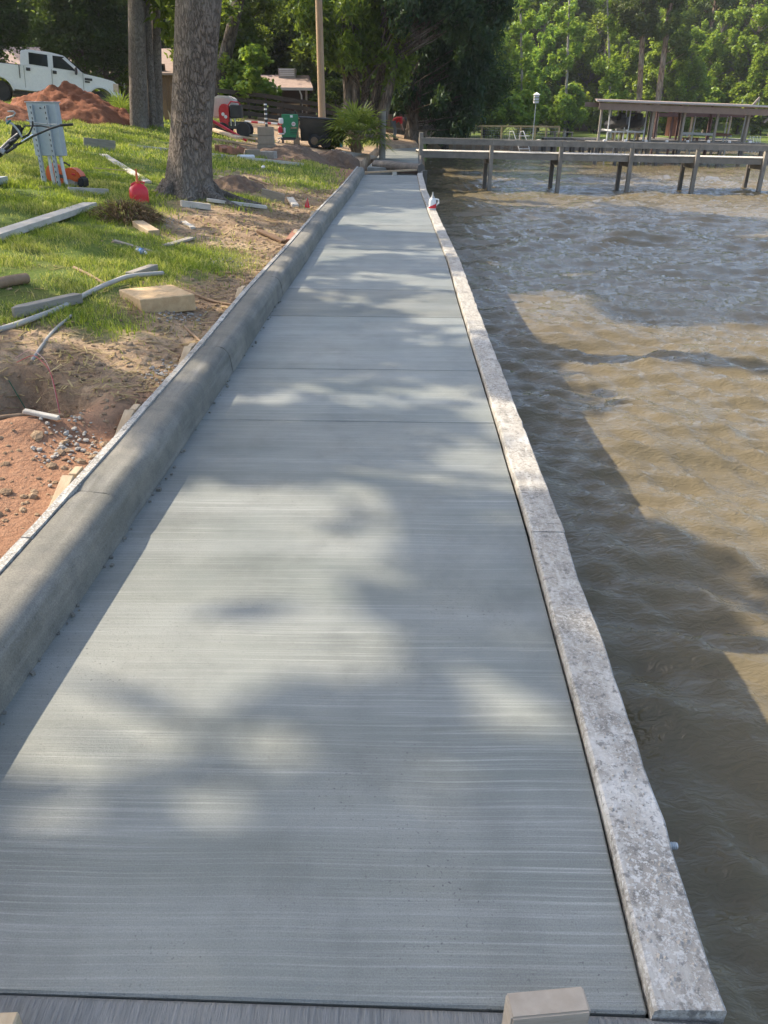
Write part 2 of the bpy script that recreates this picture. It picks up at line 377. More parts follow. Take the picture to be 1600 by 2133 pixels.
# ================================================================== THE SETTING
# ---- where grass grows (outlines read off the photo, dropped onto the ground)
def poly_xy(P): return [(q.x, q.y) for q in (gp(a, b) for a, b in P)]
def inside(x, y, P):
    r = np.zeros(np.shape(x), bool); n = len(P)
    for i in range(n):
        (x1, y1), (x2, y2) = P[i], P[(i+1) % n]
        c = ((y1 > y) != (y2 > y)); r ^= c & (x < (x2-x1)*(y-y1)/((y2-y1) or 1e-9) + x1)
    return r
GRASS_POLY = [poly_xy([(-400, 690), (150, 690), (235, 665), (245, 610), (330, 590), (420, 585), (500, 548), (470, 520), (370, 505), (300, 475), (320, 445), (345, 425), (430, 412),
                       (470, 432), (580, 428), (560, 402), (452, 395), (448, 372), (470, 352), (560, 355), (600, 392), (690, 396), (705, 362), (690, 345), (560, 342), (540, 328),
                       (470, 318), (440, 296), (520, 290), (420, 262), (300, 262), (150, 258), (-500, 262)]),
              poly_xy([(715, 305), (790, 300), (795, 270), (730, 280)]),
              poly_xy([(250, 545), (330, 530), (420, 540), (400, 575), (300, 585)]),
              poly_xy([(215, 715), (300, 690), (260, 660), (160, 690)])]
def grass_at(x, y):
    w = 0.30*np.clip(y/12, 0.5, 1.6)
    gx = x + w*fbm(x*1.3, y*1.3, 5); gy = y + 2.2*w*fbm(x*1.1+40, y*0.9, 9)
    m = np.zeros(np.shape(x), bool)
    for P in GRASS_POLY: m |= inside(gx, gy, P)
    L = lx(y) - CURB_W - x
    m |= (y > 24) & (L > 9) | (y > 60) | (x < -7.5) & (y > 6)
    return m
HOLE = gp(70, 855); 
def bumps(x, y):
    L = lx(y) - CURB_W - x
    near = sstep(0.05, 0.6, L) * (1 - sstep(24, 40, y)) * (L > 0)
    b = near*(0.055*fbm(x*1.6, y*1.6, 3, 3) + 0.035*fbm(x*6.5, y*6.5, 11, 4)*np.where(grass_at(x, y), 0.35, 1.0))
    far = sstep(20, 30, y)*0.06*fbm(x*0.5, y*0.5, 21, 3) * ((L > 2.5) | (y > 80))
    d = np.hypot((x-HOLE.x+0.16)/0.46, (y-HOLE.y)/0.34) + 0.35*fbm(x*3.1, y*3.1, 33, 3)
    hole = -0.42*(1-sstep(0.62, 1.0, d)) + 0.07*np.exp(-((d-1.25)/0.28)**2)
    hole = hole*(1+0.5*fbm(x*4, y*4, 31, 3)) * (L > 0.1)
    return b + far + hole
def gzb(x, y): return float((gz(np.array([x]), np.array([y])) + bumps(np.array([x]), np.array([y])))[0])
def gpb(px, py):
    p = gp(px, py); p.z = gzb(p.x, p.y); return p

def span(*seg):
    o = []
    for a, b, st in seg: o += list(np.arange(a, b, st))
    return np.array(o + [seg[-1][1]])
gx = span((-600, -120, 40), (-120, -40, 5), (-40, -12, 0.8), (-12, -6, 0.22), (-6, -0.5, 0.055), (-0.5, 4, 0.35), (4, 30, 2), (30, 120, 5), (120, 700, 40))
gy = span((-60, -2, 6), (-2, 2, 0.3), (2, 11, 0.055), (11, 26, 0.14), (26, 60, 0.45), (60, 78, 2), (78, 84, 0.35), (84, 200, 5), (200, 900, 50))
GX, GY = np.meshgrid(gx, gy); gxs, gys = GX.ravel(), GY.ravel()
GZ = gz(gxs, gys) + bumps(gxs, gys)
def grid_faces(nx, ny):
    i = (np.arange(ny-1)[:, None]*nx + np.arange(nx-1)[None, :]).ravel()
    return np.stack([i, i+1, i+nx+1, i+nx], 1)
gme = np_mesh('ground', np.stack([gxs, gys, GZ], 1), grid_faces(len(gx), len(gy)))
at = gme.attributes.new('grass', 'FLOAT', 'POINT'); gj = rng(99); gsoft = sum(grass_at(gxs+gj.normal(0, 0.13, len(gxs))*np.clip(gys/8, .6, 2), gys+gj.normal(0, 0.2, len(gxs))*np.clip(gys/8, .6, 2)).astype(np.float32) for _ in range(6))/6; at.data.foreach_set('value', gsoft)
c0 = gp(40, 1000); c1 = gp(700, 352)
clay = np.exp(-(np.hypot((gxs-c0.x)/0.9, (gys-c0.y)/1.3))**2) + np.exp(-(np.hypot((gxs-c1.x)/2.0, (gys-c1.y)/3.0))**2) + np.exp(-(np.hypot((gxs+0.3)/2.5, (gys-26.6)/1.6))**2)
clay = np.clip(clay + 0.8*fbm(gxs*0.9, gys*0.9, 51)*(clay > 0.12), 0, 1)
at = gme.attributes.new('clay', 'FLOAT', 'POINT'); at.data.foreach_set('value', clay.astype(np.float32))
def ground_mat():
    t = NT('yard_soil'); v = t.coord((1, 1, 1))
    ga = t.node('ShaderNodeAttribute', attribute_name='grass').outputs['Fac']; ca = t.node('ShaderNodeAttribute', attribute_name='clay').outputs['Fac']
    n = t.noise(v, 2.2, 6, 0.65); n2 = t.noise(v, 28, 5, 0.7); n3 = t.noise(v, 0.7, 3)
    sand = t.mix(t.ramp(n, [(0.36, 0.0), (0.62, 1.0)]), (0.27, 0.18, 0.11), (0.52, 0.38, 0.24))
    sand = t.mix(t.ramp(n2, [(0.35, 0.0), (0.7, 0.65)]), sand, (0.19, 0.125, 0.08))
    red = t.mix(n, (0.36, 0.185, 0.105), (0.27, 0.15, 0.092))
    red = t.mix(t.ramp(n2, [(0.4, 0.0), (0.7, 0.6)]), red, (0.40, 0.24, 0.15))
    soil = t.mix(t.ramp(t.math('ADD', ca, t.math('MULTIPLY', t.math('SUBTRACT', n, 0.5), 0.8)), [(0.3, 0.0), (0.6, 1.0)]), sand, red)
    turf = t.mix(n2, (0.055, 0.10, 0.018), (0.16, 0.20, 0.04)); turf = t.mix(t.ramp(n, [(0.5, 0.0), (0.75, 0.55)]), turf, (0.21, 0.17, 0.07))
    col = t.mix(ga, soil, turf)
    h = t.math('ADD', t.math('MULTIPLY', n2, 0.6), n)
    return t.done(col, 0.95, t.bump(h, 0.9, 0.05), spec=0.15)
M['ground'] = ground_mat()
ground = put('ground', gme, M['ground'], smooth=True); tag(ground, kind='structure')

# ---- water: a real choppy surface, turbid brown
wx = span((0.3, 7, 0.065), (7, 22, 0.14), (22, 60, 0.6), (60, 400, 12))
wy = span((-20, -1, 1.0), (-1, 14, 0.065), (14, 46, 0.11), (46, 95, 0.4))
WX, WY = np.meshgrid(wx, wy); wxs, wys = WX.ravel(), WY.ravel()
def waves(x, y):
    g = rng(3); h = np.zeros_like(x); 
    wob = 1.3*fbm(x*0.16, y*0.16, 71, 3)
    for lam, a, n in ((4.2, 0.046, 3), (2.1, 0.032, 5), (1.15, 0.030, 8), (0.62, 0.0195, 10), (0.36, 0.0105, 11)):
        for k in range(n):
            th = math.radians(80) + g.normal(0, 0.42); ph = g.uniform(0, 6.28); q = 2*math.pi/(lam*g.uniform(0.8, 1.25))
            s = np.sin(q*(x*math.cos(th) + y*math.sin(th)) + ph + wob*(1.6 if lam > 1.5 else 3.0))
            fade = 1.0 if lam > 1.0 else 1 - sstep(14, 30, y)*0.6
            h += fade*a/math.sqrt(n)*1.5*((1-np.abs(s))*1.6-0.8 if lam < 1.5 else s)
    amp = 0.62 + 0.9*np.clip(fbm(x*0.11+5, y*0.11, 81, 2)+0.35, 0, 1)
    return h*amp*(1-sstep(60, 95, y)*0.5)
WZ = WATER_Z + waves(wxs, wys)
def water_mat():
    t = NT('turbid_lake_water'); v = t.coord((1, 1, 1))
    n = t.noise(v, 0.5, 4); f = t.noise(t.coord((1.0, 2.1, 1.0), rot=(0, 0, 0.25)), 10.0, 3, 0.5, 0.9); f2 = t.noise(t.coord((1.0, 2.4, 1.0), rot=(0, 0, -0.2)), 19, 3, 0.6, 0.5)
    col = t.mix(n, (0.125, 0.103, 0.056), (0.165, 0.132, 0.077))
    nm = t.bump(f, 0.36, 0.05)
    t.b.inputs['IOR'].default_value = 1.333
    return t.done(col, 0.03, nm, spec=0.5)
M['water'] = water_mat()
water = put('lake_water', np_mesh('lake_water', np.stack([wxs, wys, WZ], 1), grid_faces(len(wx), len(wy))), M['water'], smooth=True); tag(water, kind='structure')

# ---- the new concrete: slab panels, curb sections
def slab_mat():
    t = NT('broomed_fresh_concrete'); v = t.coord((1, 1, 1))
    wob = t.noise(v, 0.9, 2); 
    mv = t.node('ShaderNodeVectorMath', operation='MULTIPLY_ADD'); cb = t.node('ShaderNodeCombineXYZ'); t.link(wob, cb.inputs[1])
    mv.inputs[1].default_value = (0, 0.05, 0); t.link(cb.outputs[0], mv.inputs[0]); t.link(v, mv.inputs[2])
    def st(sx, sy, sc, d=3, r=0.6):
        mp = t.node('ShaderNodeMapping'); mp.inputs['Scale'].default_value = (sx, sy, 1); t.link(mv.outputs[0], mp.inputs[0]); return t.noise(mp.outputs[0], sc, d, r)
    s1 = st(0.8, 105, 1.0, 5, 0.7); s2 = st(2.4, 300, 1.0, 3); s3 = st(0.25, 3.2, 1.0, 3); blot = t.noise(v, 1.15, 4, 0.55); pore = t.noise(v, 95, 2); zone = t.noise(v, 0.8, 2)
    base = t.mix(t.ramp(blot, [(0.32, 0.0), (0.68, 1.0)]), (0.140, 0.156, 0.138), (0.216, 0.222, 0.192))
    base = t.mix(t.ramp(s3, [(0.42, 0.0), (0.70, 0.40)]), base, (0.32, 0.33, 0.312))
    zm = t.ramp(zone, [(0.36, 0.25), (0.60, 1.0)])
    lt = t.math('MULTIPLY', t.ramp(s1, [(0.50, 0.0), (0.70, 0.85)]), zm)
    base = t.mix(lt, base, (0.39, 0.40, 0.365))
    base = t.mix(t.math('MULTIPLY', t.ramp(s2, [(0.32, 0.7), (0.52, 0.0)]), zm), base, (0.155, 0.165, 0.165))
    base = t.mix(t.math('MULTIPLY', t.ramp(pore, [(0.29, 0.9), (0.36, 0.0)]), t.ramp(blot, [(0.45, 0.0), (0.6, 1.0)])), base, (0.07, 0.07, 0.07))
    grit = t.noise(v, 260, 3, 0.7); base = t.mix(1.0, base, t.ramp(grit, [(0.3, 0.78), (0.7, 1.20)]), 'MULTIPLY')
    stain = t.noise(v, 2.6, 5, 0.7); base = t.mix(1.0, base, t.ramp(stain, [(0.34, 0.84), (0.5, 1.0), (0.68, 1.08)]), 'MULTIPLY')
    oi = t.node('ShaderNodeObjectInfo'); base = t.mix(1.0, base, oi.outputs['Color'], 'MULTIPLY')
    h = t.math('ADD', t.math('MULTIPLY', s1, 0.8), t.math('ADD', s2, t.math('MULTIPLY', pore, 0.4)))
    return t.done(base, t.ramp(blot, [(0.3, 0.38), (0.7, 0.58)]), t.bump(t.math('ADD', h, t.math('MULTIPLY', grit, 0.5)), 0.4, 0.006), spec=0.5)
M['slab'] = slab_mat()
def curb_mat():
    t = NT('curb_concrete'); v = t.coord((1, 1, 1))
    a = t.noise(v, 1.7, 5, 0.6); b = t.noise(v, 9, 5, 0.65); c = t.noise(t.coord((10, 0.7, 10)), 2.0, 4); p = t.voro(v, 42)
    col = t.mix(t.ramp(a, [(0.33, 0.0), (0.68, 1.0)]), (0.138, 0.136, 0.114), (0.258, 0.236, 0.190))
    col = t.mix(t.ramp(b, [(0.46, 0.0), (0.75, 0.6)]), col, (0.10, 0.10, 0.093))
    col = t.mix(t.ramp(c, [(0.5, 0.0), (0.75, 0.45)]), col, (0.32, 0.305, 0.275))
    pits = t.math('MULTIPLY', t.ramp(p, [(0.05, 1.0), (0.11, 0.0)]), t.ramp(b, [(0.5, 0.0), (0.6, 1.0)]))
    col = t.mix(pits, col, (0.06, 0.06, 0.055))
    grit = t.noise(v, 170, 3, 0.7); col = t.mix(1.0, col, t.ramp(grit, [(0.3, 0.72), (0.7, 1.25)]), 'MULTIPLY')
    h = t.math('SUBTRACT', t.math('ADD', t.math('MULTIPLY', grit, 0.35), t.math('MULTIPLY', b, 0.5)), pits)
    return t.done(col, 0.8, t.bump(h, 0.35, 0.006), spec=0.3)
M['curb'] = curb_mat()
JY = [0.985, 4.46, 5.53, 7.17, 8.40, 11.05, 13.6, 16.4, 19.2, 22.0, END_Y]
walk = thing('walkway', None, None); tag(walk, kind='structure')
TONE = [(1, 1, 1), (1.05, 1.06, 1.07), (1.04, 1.06, 1.08), (0.82, 0.81, 0.78), (1, 1, 1.0), (0.96, 0.96, 0.95), (1.02, 1.03, 1.04), (0.93, 0.93, 0.93), (1.03, 1.03, 1.03), (0.95, 0.95, 0.95)]
for k in range(len(JY)-1):
    a, b = JY[k]+0.004, JY[k+1]-0.004
    n = max(4, int((b-a)/0.25)); ys = np.linspace(a, b, n+1)
    skew = -0.012
    P = [(float(lx(y))-0.02, y) for y in ys] + [(float(rx(y)) - 0.006 + 0.004*float(vn(y*9, 3.3)), y+skew) for y in ys[::-1]]
    if k == 0: P[0] = (P[0][0], 1.000); P[-1] = (P[-1][0], 0.958)
    mb = MB(); mb.prism(P, -0.30, 0.0)
    o = mb.build('slab_panel', M['slab'], walk, bevel=0.005); o.color = (*TONE[k], 1)
# approach strip at the near end, broomed the other way, a little lower
def strip_mat():
    t = NT('broomed_strip'); v = t.coord((120, 9.0, 1), rot=(0, 0, 0.10)); a = t.noise(v, 1.0, 5, 0.7); b = t.noise(t.coord(), 3, 4)
    col = t.mix(t.ramp(a, [(0.3, 0.0), (0.7, 1.0)]), (0.12, 0.125, 0.122), (0.25, 0.255, 0.245)); col = t.mix(t.ramp(b, [(0.45, 0.0), (0.7, 0.4)]), col, (0.30, 0.285, 0.25))
    return t.done(col, 0.85, t.bump(a, 0.9, 0.012), spec=0.3)
mb = MB(); mb.prism([(-1.6, 1.006), (-1.6, 0.2), (0.80, 0.2), (0.835, 0.80), (0.82, 0.885), (0.78, 0.925), (0.70, 0.945), (0.57, 0.953)], -0.30, 0.004)
M['strip'] = strip_mat(); mb.build('approach_strip', M['strip'], walk, bevel=0.012, seg=3)
mb = MB(); mb.prism([(-1.5, 0.19), (-1.5, -3), (0.75, -3), (0.78, 0.19)], -0.30, -0.02); mb.build('slab_panel', M['slab'], walk)

# curb: rounded inner shoulder, hand-trowelled wobble, cast in lengths
curb = thing('curb', None, None); tag(curb, kind='structure')
CJ = [-1.0, 1.55, 3.05, 5.42, 8.05, 11.3, 14.5, 18.2, 21.7, END_Y+0.3]
for k in range(len(CJ)-1):
    ys = np.arange(CJ[k]+0.003, CJ[k+1], 0.07); ys = np.append(ys, CJ[k+1]-0.003)
    prof = []
    for q in range(4): prof.append((0.012*q/3, CURB_H*(0.0 + 0.50*q/3)))
    for q in range(1, 8):
        a = math.pi/2*q/7; prof.append((0.012 + 0.085*(1-math.cos(a)), CURB_H*0.50 + CURB_H*0.48*math.sin(a)))
    prof += [(0.125, CURB_H-0.001), (0.155, CURB_H+0.003), (CURB_W, CURB_H+0.002), (CURB_W, -0.25)]
    V = []; m = len(prof); g = 0.004*math.sin(k*2.1)
    for y in ys:
        x0 = float(lx(y)); e = min(abs(y-CJ[k]), abs(y-CJ[k+1])); sag = -0.008*math.exp(-(e/0.05)**2)
        for j, (dx, z) in enumerate(prof):
            w = 0.006*float(fbm(y*1.3+3*k, j*0.25, 61, 2)) if 0 < j < m-2 else 0
            V.append((x0 - dx - w + g, y, z + (w + sag if j > 3 and j < m-1 else 0)))
    F = [(i*m+j, i*m+j+1, (i+1)*m+j+1, (i+1)*m+j) for i in range(len(ys)-1) for j in range(m-1)]
    F += [tuple(range(m)), tuple((len(ys)-1)*m+j for j in range(m-1, -1, -1))]
    mb = MB(); mb.add(V, F); mb.build('curb_section', M['curb'], curb, smooth=True)
# mortar crumbs along the foot of the curb
g = rng(12); mb = MB()
for _ in range(70):
    y = 1.3+7*g.random()**1.6 + 0.25*g.normal()*(g.random() < .5); x = float(lx(y)) + abs(g.normal(0, 0.014)) + 0.004; r = g.uniform(0.002, 0.008)*(1.5 if g.random() < 0.06 else 1)
    mb.box((x, y, r*0.6), (r*2, r*1.6, r*1.5), Matrix.Rotation(g.uniform(0, 3), 3, 'Z'))
crumbs = mb.build('mortar_crumbs', M['curb']); tag(crumbs, 'small grey mortar crumbs along the foot of the curb', 'mortar', kind='stuff')

# ---- timber bulkhead: face planks, wale, cap boards with smeared cement
def cap_mat():
    t = NT('cement_smeared_cap'); v = t.coord((1, 1, 1)); g = t.noise(t.coord((14, 1.2, 14)), 3, 4); big = t.noise(v, 2.1, 4, 0.62); mid = t.noise(v, 8, 6, 0.68); sp = t.noise(v, 85, 4, 0.75); big2 = t.noise(v, 0.9, 3)
    sm = t.noise(t.coord((9, 2.2, 1), rot=(0, 0, 0.7)), 2.4, 4, 0.6, 0.4)
    wood = t.mix(g, (0.29, 0.265, 0.225), (0.42, 0.39, 0.335))
    wood = t.mix(t.ramp(mid, [(0.47, 0.0), (0.66, 0.75)]), wood, (0.19, 0.18, 0.16))
    col = t.mix(t.ramp(sm, [(0.50, 0.0), (0.70, 0.75)]), wood, (0.53, 0.51, 0.46))
    spk = t.math('MULTIPLY', t.ramp(sp, [(0.50, 0.0), (0.57, 1.0)]), t.ramp(big2, [(0.38, 0.25), (0.60, 1.0)]))
    col = t.mix(spk, col, (0.60, 0.585, 0.54))
    patch = t.math('MULTIPLY', t.ramp(big, [(0.56, 0.0), (0.66, 0.9)]), t.ramp(mid, [(0.35, 0.2), (0.55, 1.0)])); col = t.mix(patch, col, (0.62, 0.605, 0.56))
    h = t.math('ADD', t.math('ADD', spk, t.math('MULTIPLY', patch, 0.6)), t.math('ADD', g, mid))
    dk = t.noise(v, 34, 4, 0.7); col = t.mix(t.ramp(dk, [(0.54, 0.0), (0.64, 0.7)]), col, (0.13, 0.125, 0.115))
    return t.done(col, 0.95, t.bump(h, 0.5, 0.005), spec=0.08)
M['cap'] = cap_mat()
wall = thing('seawall', 'timber seawall with grey cap boards smeared with cement beside the new walkway', 'seawall', (0.7, 1, 0))
wall.location = (0, 0, 0)
capY = [0.945, 3.02, 6.75, 10.4, 14.0, 17.6, 21.2, END_Y+0.6]
CAPW = 0.152
for k in range(len(capY)-1):
    a, b = capY[k]+0.004, capY[k+1]-0.004; ys = np.linspace(a, b, max(6, int((b-a)/0.09)))
    off = 0.003*((k*37) % 5 - 2)/2
    V = []
    for y in ys:
        x0 = float(rx(y)) + 0.005 + off + 0.004*float(vn(y*5, 1.7)); w = CAPW + 0.008*float(vn(y*7, 9.2)) + 0.010*float(vn(y*31, 4.2))
        zt = 0.028 + 0.003*float(vn(y*3, 5.5))
        V += [(x0, y, -0.02), (x0+0.002, y, zt-0.006), (x0+0.009, y, zt), (x0+w*0.5, y, zt+0.001), (x0+w-0.006, y, zt), (x0+w, y, zt-0.006), (x0+w, y, -0.02)]
    m = 7; F = [(i*m+j, (i+1)*m+j, (i+1)*m+(j+1) % m, i*m+(j+1) % m) for i in range(len(ys)-1) for j in range(m)]
    F += [tuple(range(m)), tuple((len(ys)-1)*m+j for j in range(m-1, -1, -1))]
    mb = MB(); mb.add(V, F); mb.build('cap_board', M['cap'], wall)
yy = -1.2; k = 0
while yy < 27:
    x0 = float(rx(yy+0.1)); d = Vector((float(rx(yy+0.2))-float(rx(yy)), 0.2, 0))
    mb = MB(); mb.beam((x0+0.105, yy, -1.5), (x0+0.105+d.x, yy+0.196, -1.5), 0.05, 2.95); mb.build('face_plank', M['wood_pile'], wall); yy += 0.2
for za in (-0.30, -1.05):
    mb = MB(); ys = np.linspace(-1, 26.8, 30)
    for i in range(len(ys)-1): mb.beam((float(rx(ys[i]))+0.155, ys[i], za), (float(rx(ys[i+1]))+0.155, ys[i+1], za), 0.05, 0.14)
    mb.build('wale', M['wood_pile'], wall)
for q in (1.41,):                                   # threaded rod end that sticks out past the cap
    x0 = float(rx(q)); mb = MB()
    for i in range(9): mb.lathe([(0.0085, 0), (0.0105, 0.0025), (0.0085, 0.005)], (x0+0.10+0.005*i*1.0+0.045, q, -0.035), 10, 'x')
    mb.tube([(x0+0.09, q, -0.035), (x0+0.192, q, -0.035)], 0.0085, 10); mb.build('tie_rod', M['galv'], wall)
# dried cement bits on the cap
g = rng(5); mb = MB()
for _ in range(420):
    y = 0.95 + abs(g.normal(0, 0.9)); x = float(rx(y)) + g.uniform(0.02, 0.135); r = min(0.008, g.exponential(0.0016)+0.0009)
    q = Matrix.Rotation(g.uniform(0, 3), 3, 'Z') @ Matrix.Rotation(g.uniform(-.4, .4), 3, 'X')
    mb.add([Vector((x, y, 0.029)) + q @ Vector(p)*r for p in ((1, 0, 0), (0.2, 0.9, 0), (-0.9, 0.5, 0), (-0.7, -0.7, 0), (0.4, -0.9, 0), (0.1, 0, 0.9))],
           [(0, 1, 5), (1, 2, 5), (2, 3, 5), (3, 4, 5), (4, 0, 5), (4, 3, 2, 1, 0)])
bits = mb.build('cement_bits', M['rubble']); tag(bits, 'dried cement crumbs scattered over the seawall cap', 'cement', kind='stuff')

# ---- formwork behind the curb
form = thing('formwork', 'pale splashed form boards with stakes along the back of the curb', 'formwork')
fy = [-1.0, 2.6, 6.2, 9.9, 13.5, 17.2, 21.0, END_Y+0.25]
for k in range(len(fy)-1):
    ys = np.linspace(fy[k]+0.003, fy[k+1]-0.003, 40); V = []
    for y in ys:
        x0 = float(lx(y)) - CURB_W - 0.003 + 0.006*math.sin(k*2.1)*0; z = CURB_H + 0.012 + 0.004*float(vn(y*4, k*3.1)); w = 0.037 + 0.005*float(vn(y*11, 2.2))
        V += [(x0, y, -0.05), (x0, y, z), (x0-w, y, z+0.001), (x0-w, y, -0.05)]
    F = [(i*4+j, (i+1)*4+j, (i+1)*4+(j+1) % 4, i*4+(j+1) % 4) for i in range(len(ys)-1) for j in range(4)] + [(0, 1, 2, 3), tuple((len(ys)-1)*4+j for j in (3, 2, 1, 0))]
    mb = MB(); mb.add(V, F); mb.build('form_board', M['cap'], form)
for (a, b, dx, lean) in ((150, 1005, 0.06, 0.35), (272, 872, 0.05, 0.15), (405, 742, 0.05, 0.1), (505, 620, 0.05, 0.1), (602, 500, 0.06, 0.15), (640, 462, 0.05, 0.1)):
    y = pz(a+30, b-20, 0.2).y; x = float(lx(y)) - CURB_W - 0.045
    mb = MB(); mb.beam((x-0.022-0.004, y, -0.15), (x-0.022-0.004, y, 0.185+0.03), 0.04, 0.085, (0, 1, 0)); mb.build('stake', M['wood_tan'], form, bevel=0.003)
    mb = MB(); mb.beam((x-0.055, y-0.42, 0.02), (x-0.03, y-0.06, 0.185), 0.055, 0.09); mb.build('brace', M['wood_tan'], form, bevel=0.003)

# near end: wooden form stake in front of the camera and the corner of another
p = pz(1046, 2118, 0.03); q = pz(1204, 2103, 0.03); c = (p+q)/2; wdt = (q-p).length; ang = math.atan2(q.y-p.y, q.x-p.x)
mb = MB(); mb.box((0, -0.026, -0.06), (wdt, 0.052, 0.29)); mb.build('form_stake', M['stake_pale'], bevel=0.004, seg=2, loc=c, rot=(0, 0, ang)); fs = bpy.data.objects['form_stake']
fs.location = c + Vector((0, 0, 0)); tag(fs, 'sawn wooden stake end standing up at the near edge of the slab', 'wooden stake', 'form stakes at the near end')
p = pz(20, 2128, 0.03); mb = MB(); mb.box((-0.07, -0.05, -0.05), (0.14, 0.06, 0.20)); o = mb.build('form_stake', M['wood_tan'], bevel=0.004, loc=pz(52, 2130, 0.02)+Vector((0, 0.015, 0)), rot=(0, 0, 0.05))
tag(o, 'wooden stake with only its top edge showing in the bottom corner', 'wooden stake', 'form stakes at the near end')

# ================================================================== TREES AND PLANTS
def leaves(P, size, g, elong=1.7, up=0.5, jit=0.45, droop=0.0):
    n = len(P); s = size*(1 + jit*(g.random(n)-0.5)*2)
    N = g.normal(size=(n, 3)); N[:, 2] = np.abs(N[:, 2]) + up; N /= np.linalg.norm(N, axis=1)[:, None]
    T = g.normal(size=(n, 3)); T[:, 2] -= droop; T -= N*(T*N).sum(1)[:, None]; T /= np.linalg.norm(T, axis=1)[:, None]
    B = np.cross(N, T); a = (s*elong/2)[:, None]; b = (s/2)[:, None]
    V = np.stack([P - T*a, P + B*b - T*a*0.1 + N*b*0.25, P + T*a, P - B*b - T*a*0.1 + N*b*0.25], 1).reshape(-1, 3)
    return V, np.arange(n*4).reshape(n, 4)
def cloud(clumps, n, g, shell=0.45):
    C = np.array([c[0] for c in clumps], float); r = np.array([c[1] if hasattr(c[1], '__len__') else (c[1],)*3 for c in clumps], float)
    w = r.prod(1)**(2/3); k = g.choice(len(C), n, p=w/w.sum())
    d = g.normal(size=(n, 3)); d /= np.linalg.norm(d, axis=1)[:, None]
    f = g.random(n)**shell; lo = g.random(n) < 0.38; f[lo] = np.minimum(1.45, np.abs(g.normal(0, 0.72, lo.sum())))
    return C[k] + d*r[k]*f[:, None]
def trunk_mesh(name, P, Rr, segs=14, ridge=0.04, flare=0.0, seed=0, step=0.35):
    P = [Vector(p) for p in P]; d = [0.0]
    for i in range(1, len(P)): d.append(d[-1] + (P[i]-P[i-1]).length)
    t = np.arange(0, d[-1]+step*0.5, step); A = np.array([p[:] for p in P])
    X = np.stack([np.interp(t, d, A[:, j]) for j in range(3)], 1); rr = np.interp(t, d, Rr)
    # soften the corners
    for _ in range(2): X[1:-1] = (X[:-2]+2*X[1:-1]+X[2:])/4
    a = np.linspace(0, 2*math.pi, segs, endpoint=False); n = len(t)
    TT, AA = np.meshgrid(t, a, indexing='ij')
    ca, sa = np.cos(AA), np.sin(AA)
    nz = fbm(ca*2.2+seed+TT*0.25, sa*2.2+TT*0.18, seed, 3) + 0.5*fbm(AA*6.0, TT*1.4, seed+4, 2)
    rad = rr[:, None]*(1 + ridge*2*nz)
    if flare: rad = rad*(1 + flare*np.exp(-TT/0.28)*(1 + 0.55*np.sin(AA*5+seed)))
    V = np.stack([X[:, 0][:, None]+ca*rad, X[:, 1][:, None]+sa*rad, np.broadcast_to(X[:, 2][:, None], rad.shape)], 2).reshape(-1, 3)
    F = []
    i = (np.arange(n-1)[:, None]*segs); j = np.arange(segs)[None, :]
    F = np.stack([i+j, i+(j+1) % segs, i+segs+(j+1) % segs, i+segs+j], 2).reshape(-1, 4)
    return np_mesh(name, V, F)
def join_np(parts):
    V = []; F = []; o = 0
    for v, f in parts: V.append(v); F.append(f+o); o += len(v)
    return np.concatenate(V), np.concatenate(F)
def limb(a, b, r0, r1, g, n=6, seg=5, bend=0.12):
    a = np.array(a, float); b = np.array(b, float); L = np.linalg.norm(b-a)
    P = np.linspace(a, b, n+1); off = g.normal(0, bend*L/3, (n+1, 3)); off[0] = 0; off[-1] *= 0.4
    P = P + np.cumsum(off, 0)/n; P[0] = a
    mb = MB(); mb.tube([Vector(p) for p in P], list(np.linspace(r0, r1, n+1)), seg, cap=False)
    return np.array([v for v in mb.v]), np.array(mb.f)
def crown_tree(seed, h, tr, base, rad, nclump, nleaf, leaf, mat, bark, top=None, up=0.5, elong=1.7, droop=0.0, clr=(0.22, 0.36), lean=0.0, flat=0.75, fill=0.9, name='shade_tree', low=0.0):
    """a tapered trunk with limbs into leaf clumps; origin at the foot"""
    g = rng(seed); root = thing(name, None, None)
    tx = lean*h
    path = [(0, 0, -0.2), (0, 0, 0), (tx*0.3, 0.1*tr, h*0.35), (tx*0.75, -0.2*tr, h*0.7), (tx, 0, h*0.93)]
    put('trunk', trunk_mesh('trunk', path, [tr*1.05, tr, tr*0.8, tr*0.5, tr*0.12], 12, 0.05, 0.35, seed, 0.5), bark, root, smooth=True)
    cl = []; parts = []
    for k in range(nclump):
        for _ in range(40):
            u = g.uniform(-1, 1, 3)
            if (u**2).sum() < 1 and (u**2).sum() > 0.12*g.random(): break
        zc = base + (h-base)*(0.5+0.5*u[2]); q = fill
        c = np.array([u[0]*rad*q + tx*zc/h, u[1]*rad*q, zc - low*abs(u[0])])
        r = rad*g.uniform(*clr); cl.append((c, (r, r, r*flat)))
        z0 = max(base*0.7, zc - g.uniform(0.3, 0.6)*np.hypot(c[0], c[1]) - 0.5)
        parts.append(limb((tx*z0/h, 0, min(z0, h*0.85)), c, max(0.02, tr*0.28), 0.015, g))
    V, F = join_np(parts); put('limbs', np_mesh('limbs', V, F), bark, root, smooth=True)
    P = cloud(cl, nleaf, g); put('crown', np_mesh('crown', *leaves(P, leaf, g, elong, up, 0.45, droop)), mat, root)
    return root
def plant(proto, used, loc, s=1.0, rz=None, label=None, cat='tree', group=None, name=None, sz=None):
    if id(proto) in used: o = copy_tree(proto)
    else: o = proto; used.add(id(proto))
    o.location = loc; o.rotation_euler = (0, 0, R.uniform(0, 6.28) if rz is None else rz); o.scale = (s, s, (sz or s))
    tag(o, label, cat, group)
    if name: o.name = name
    return o
used = set()

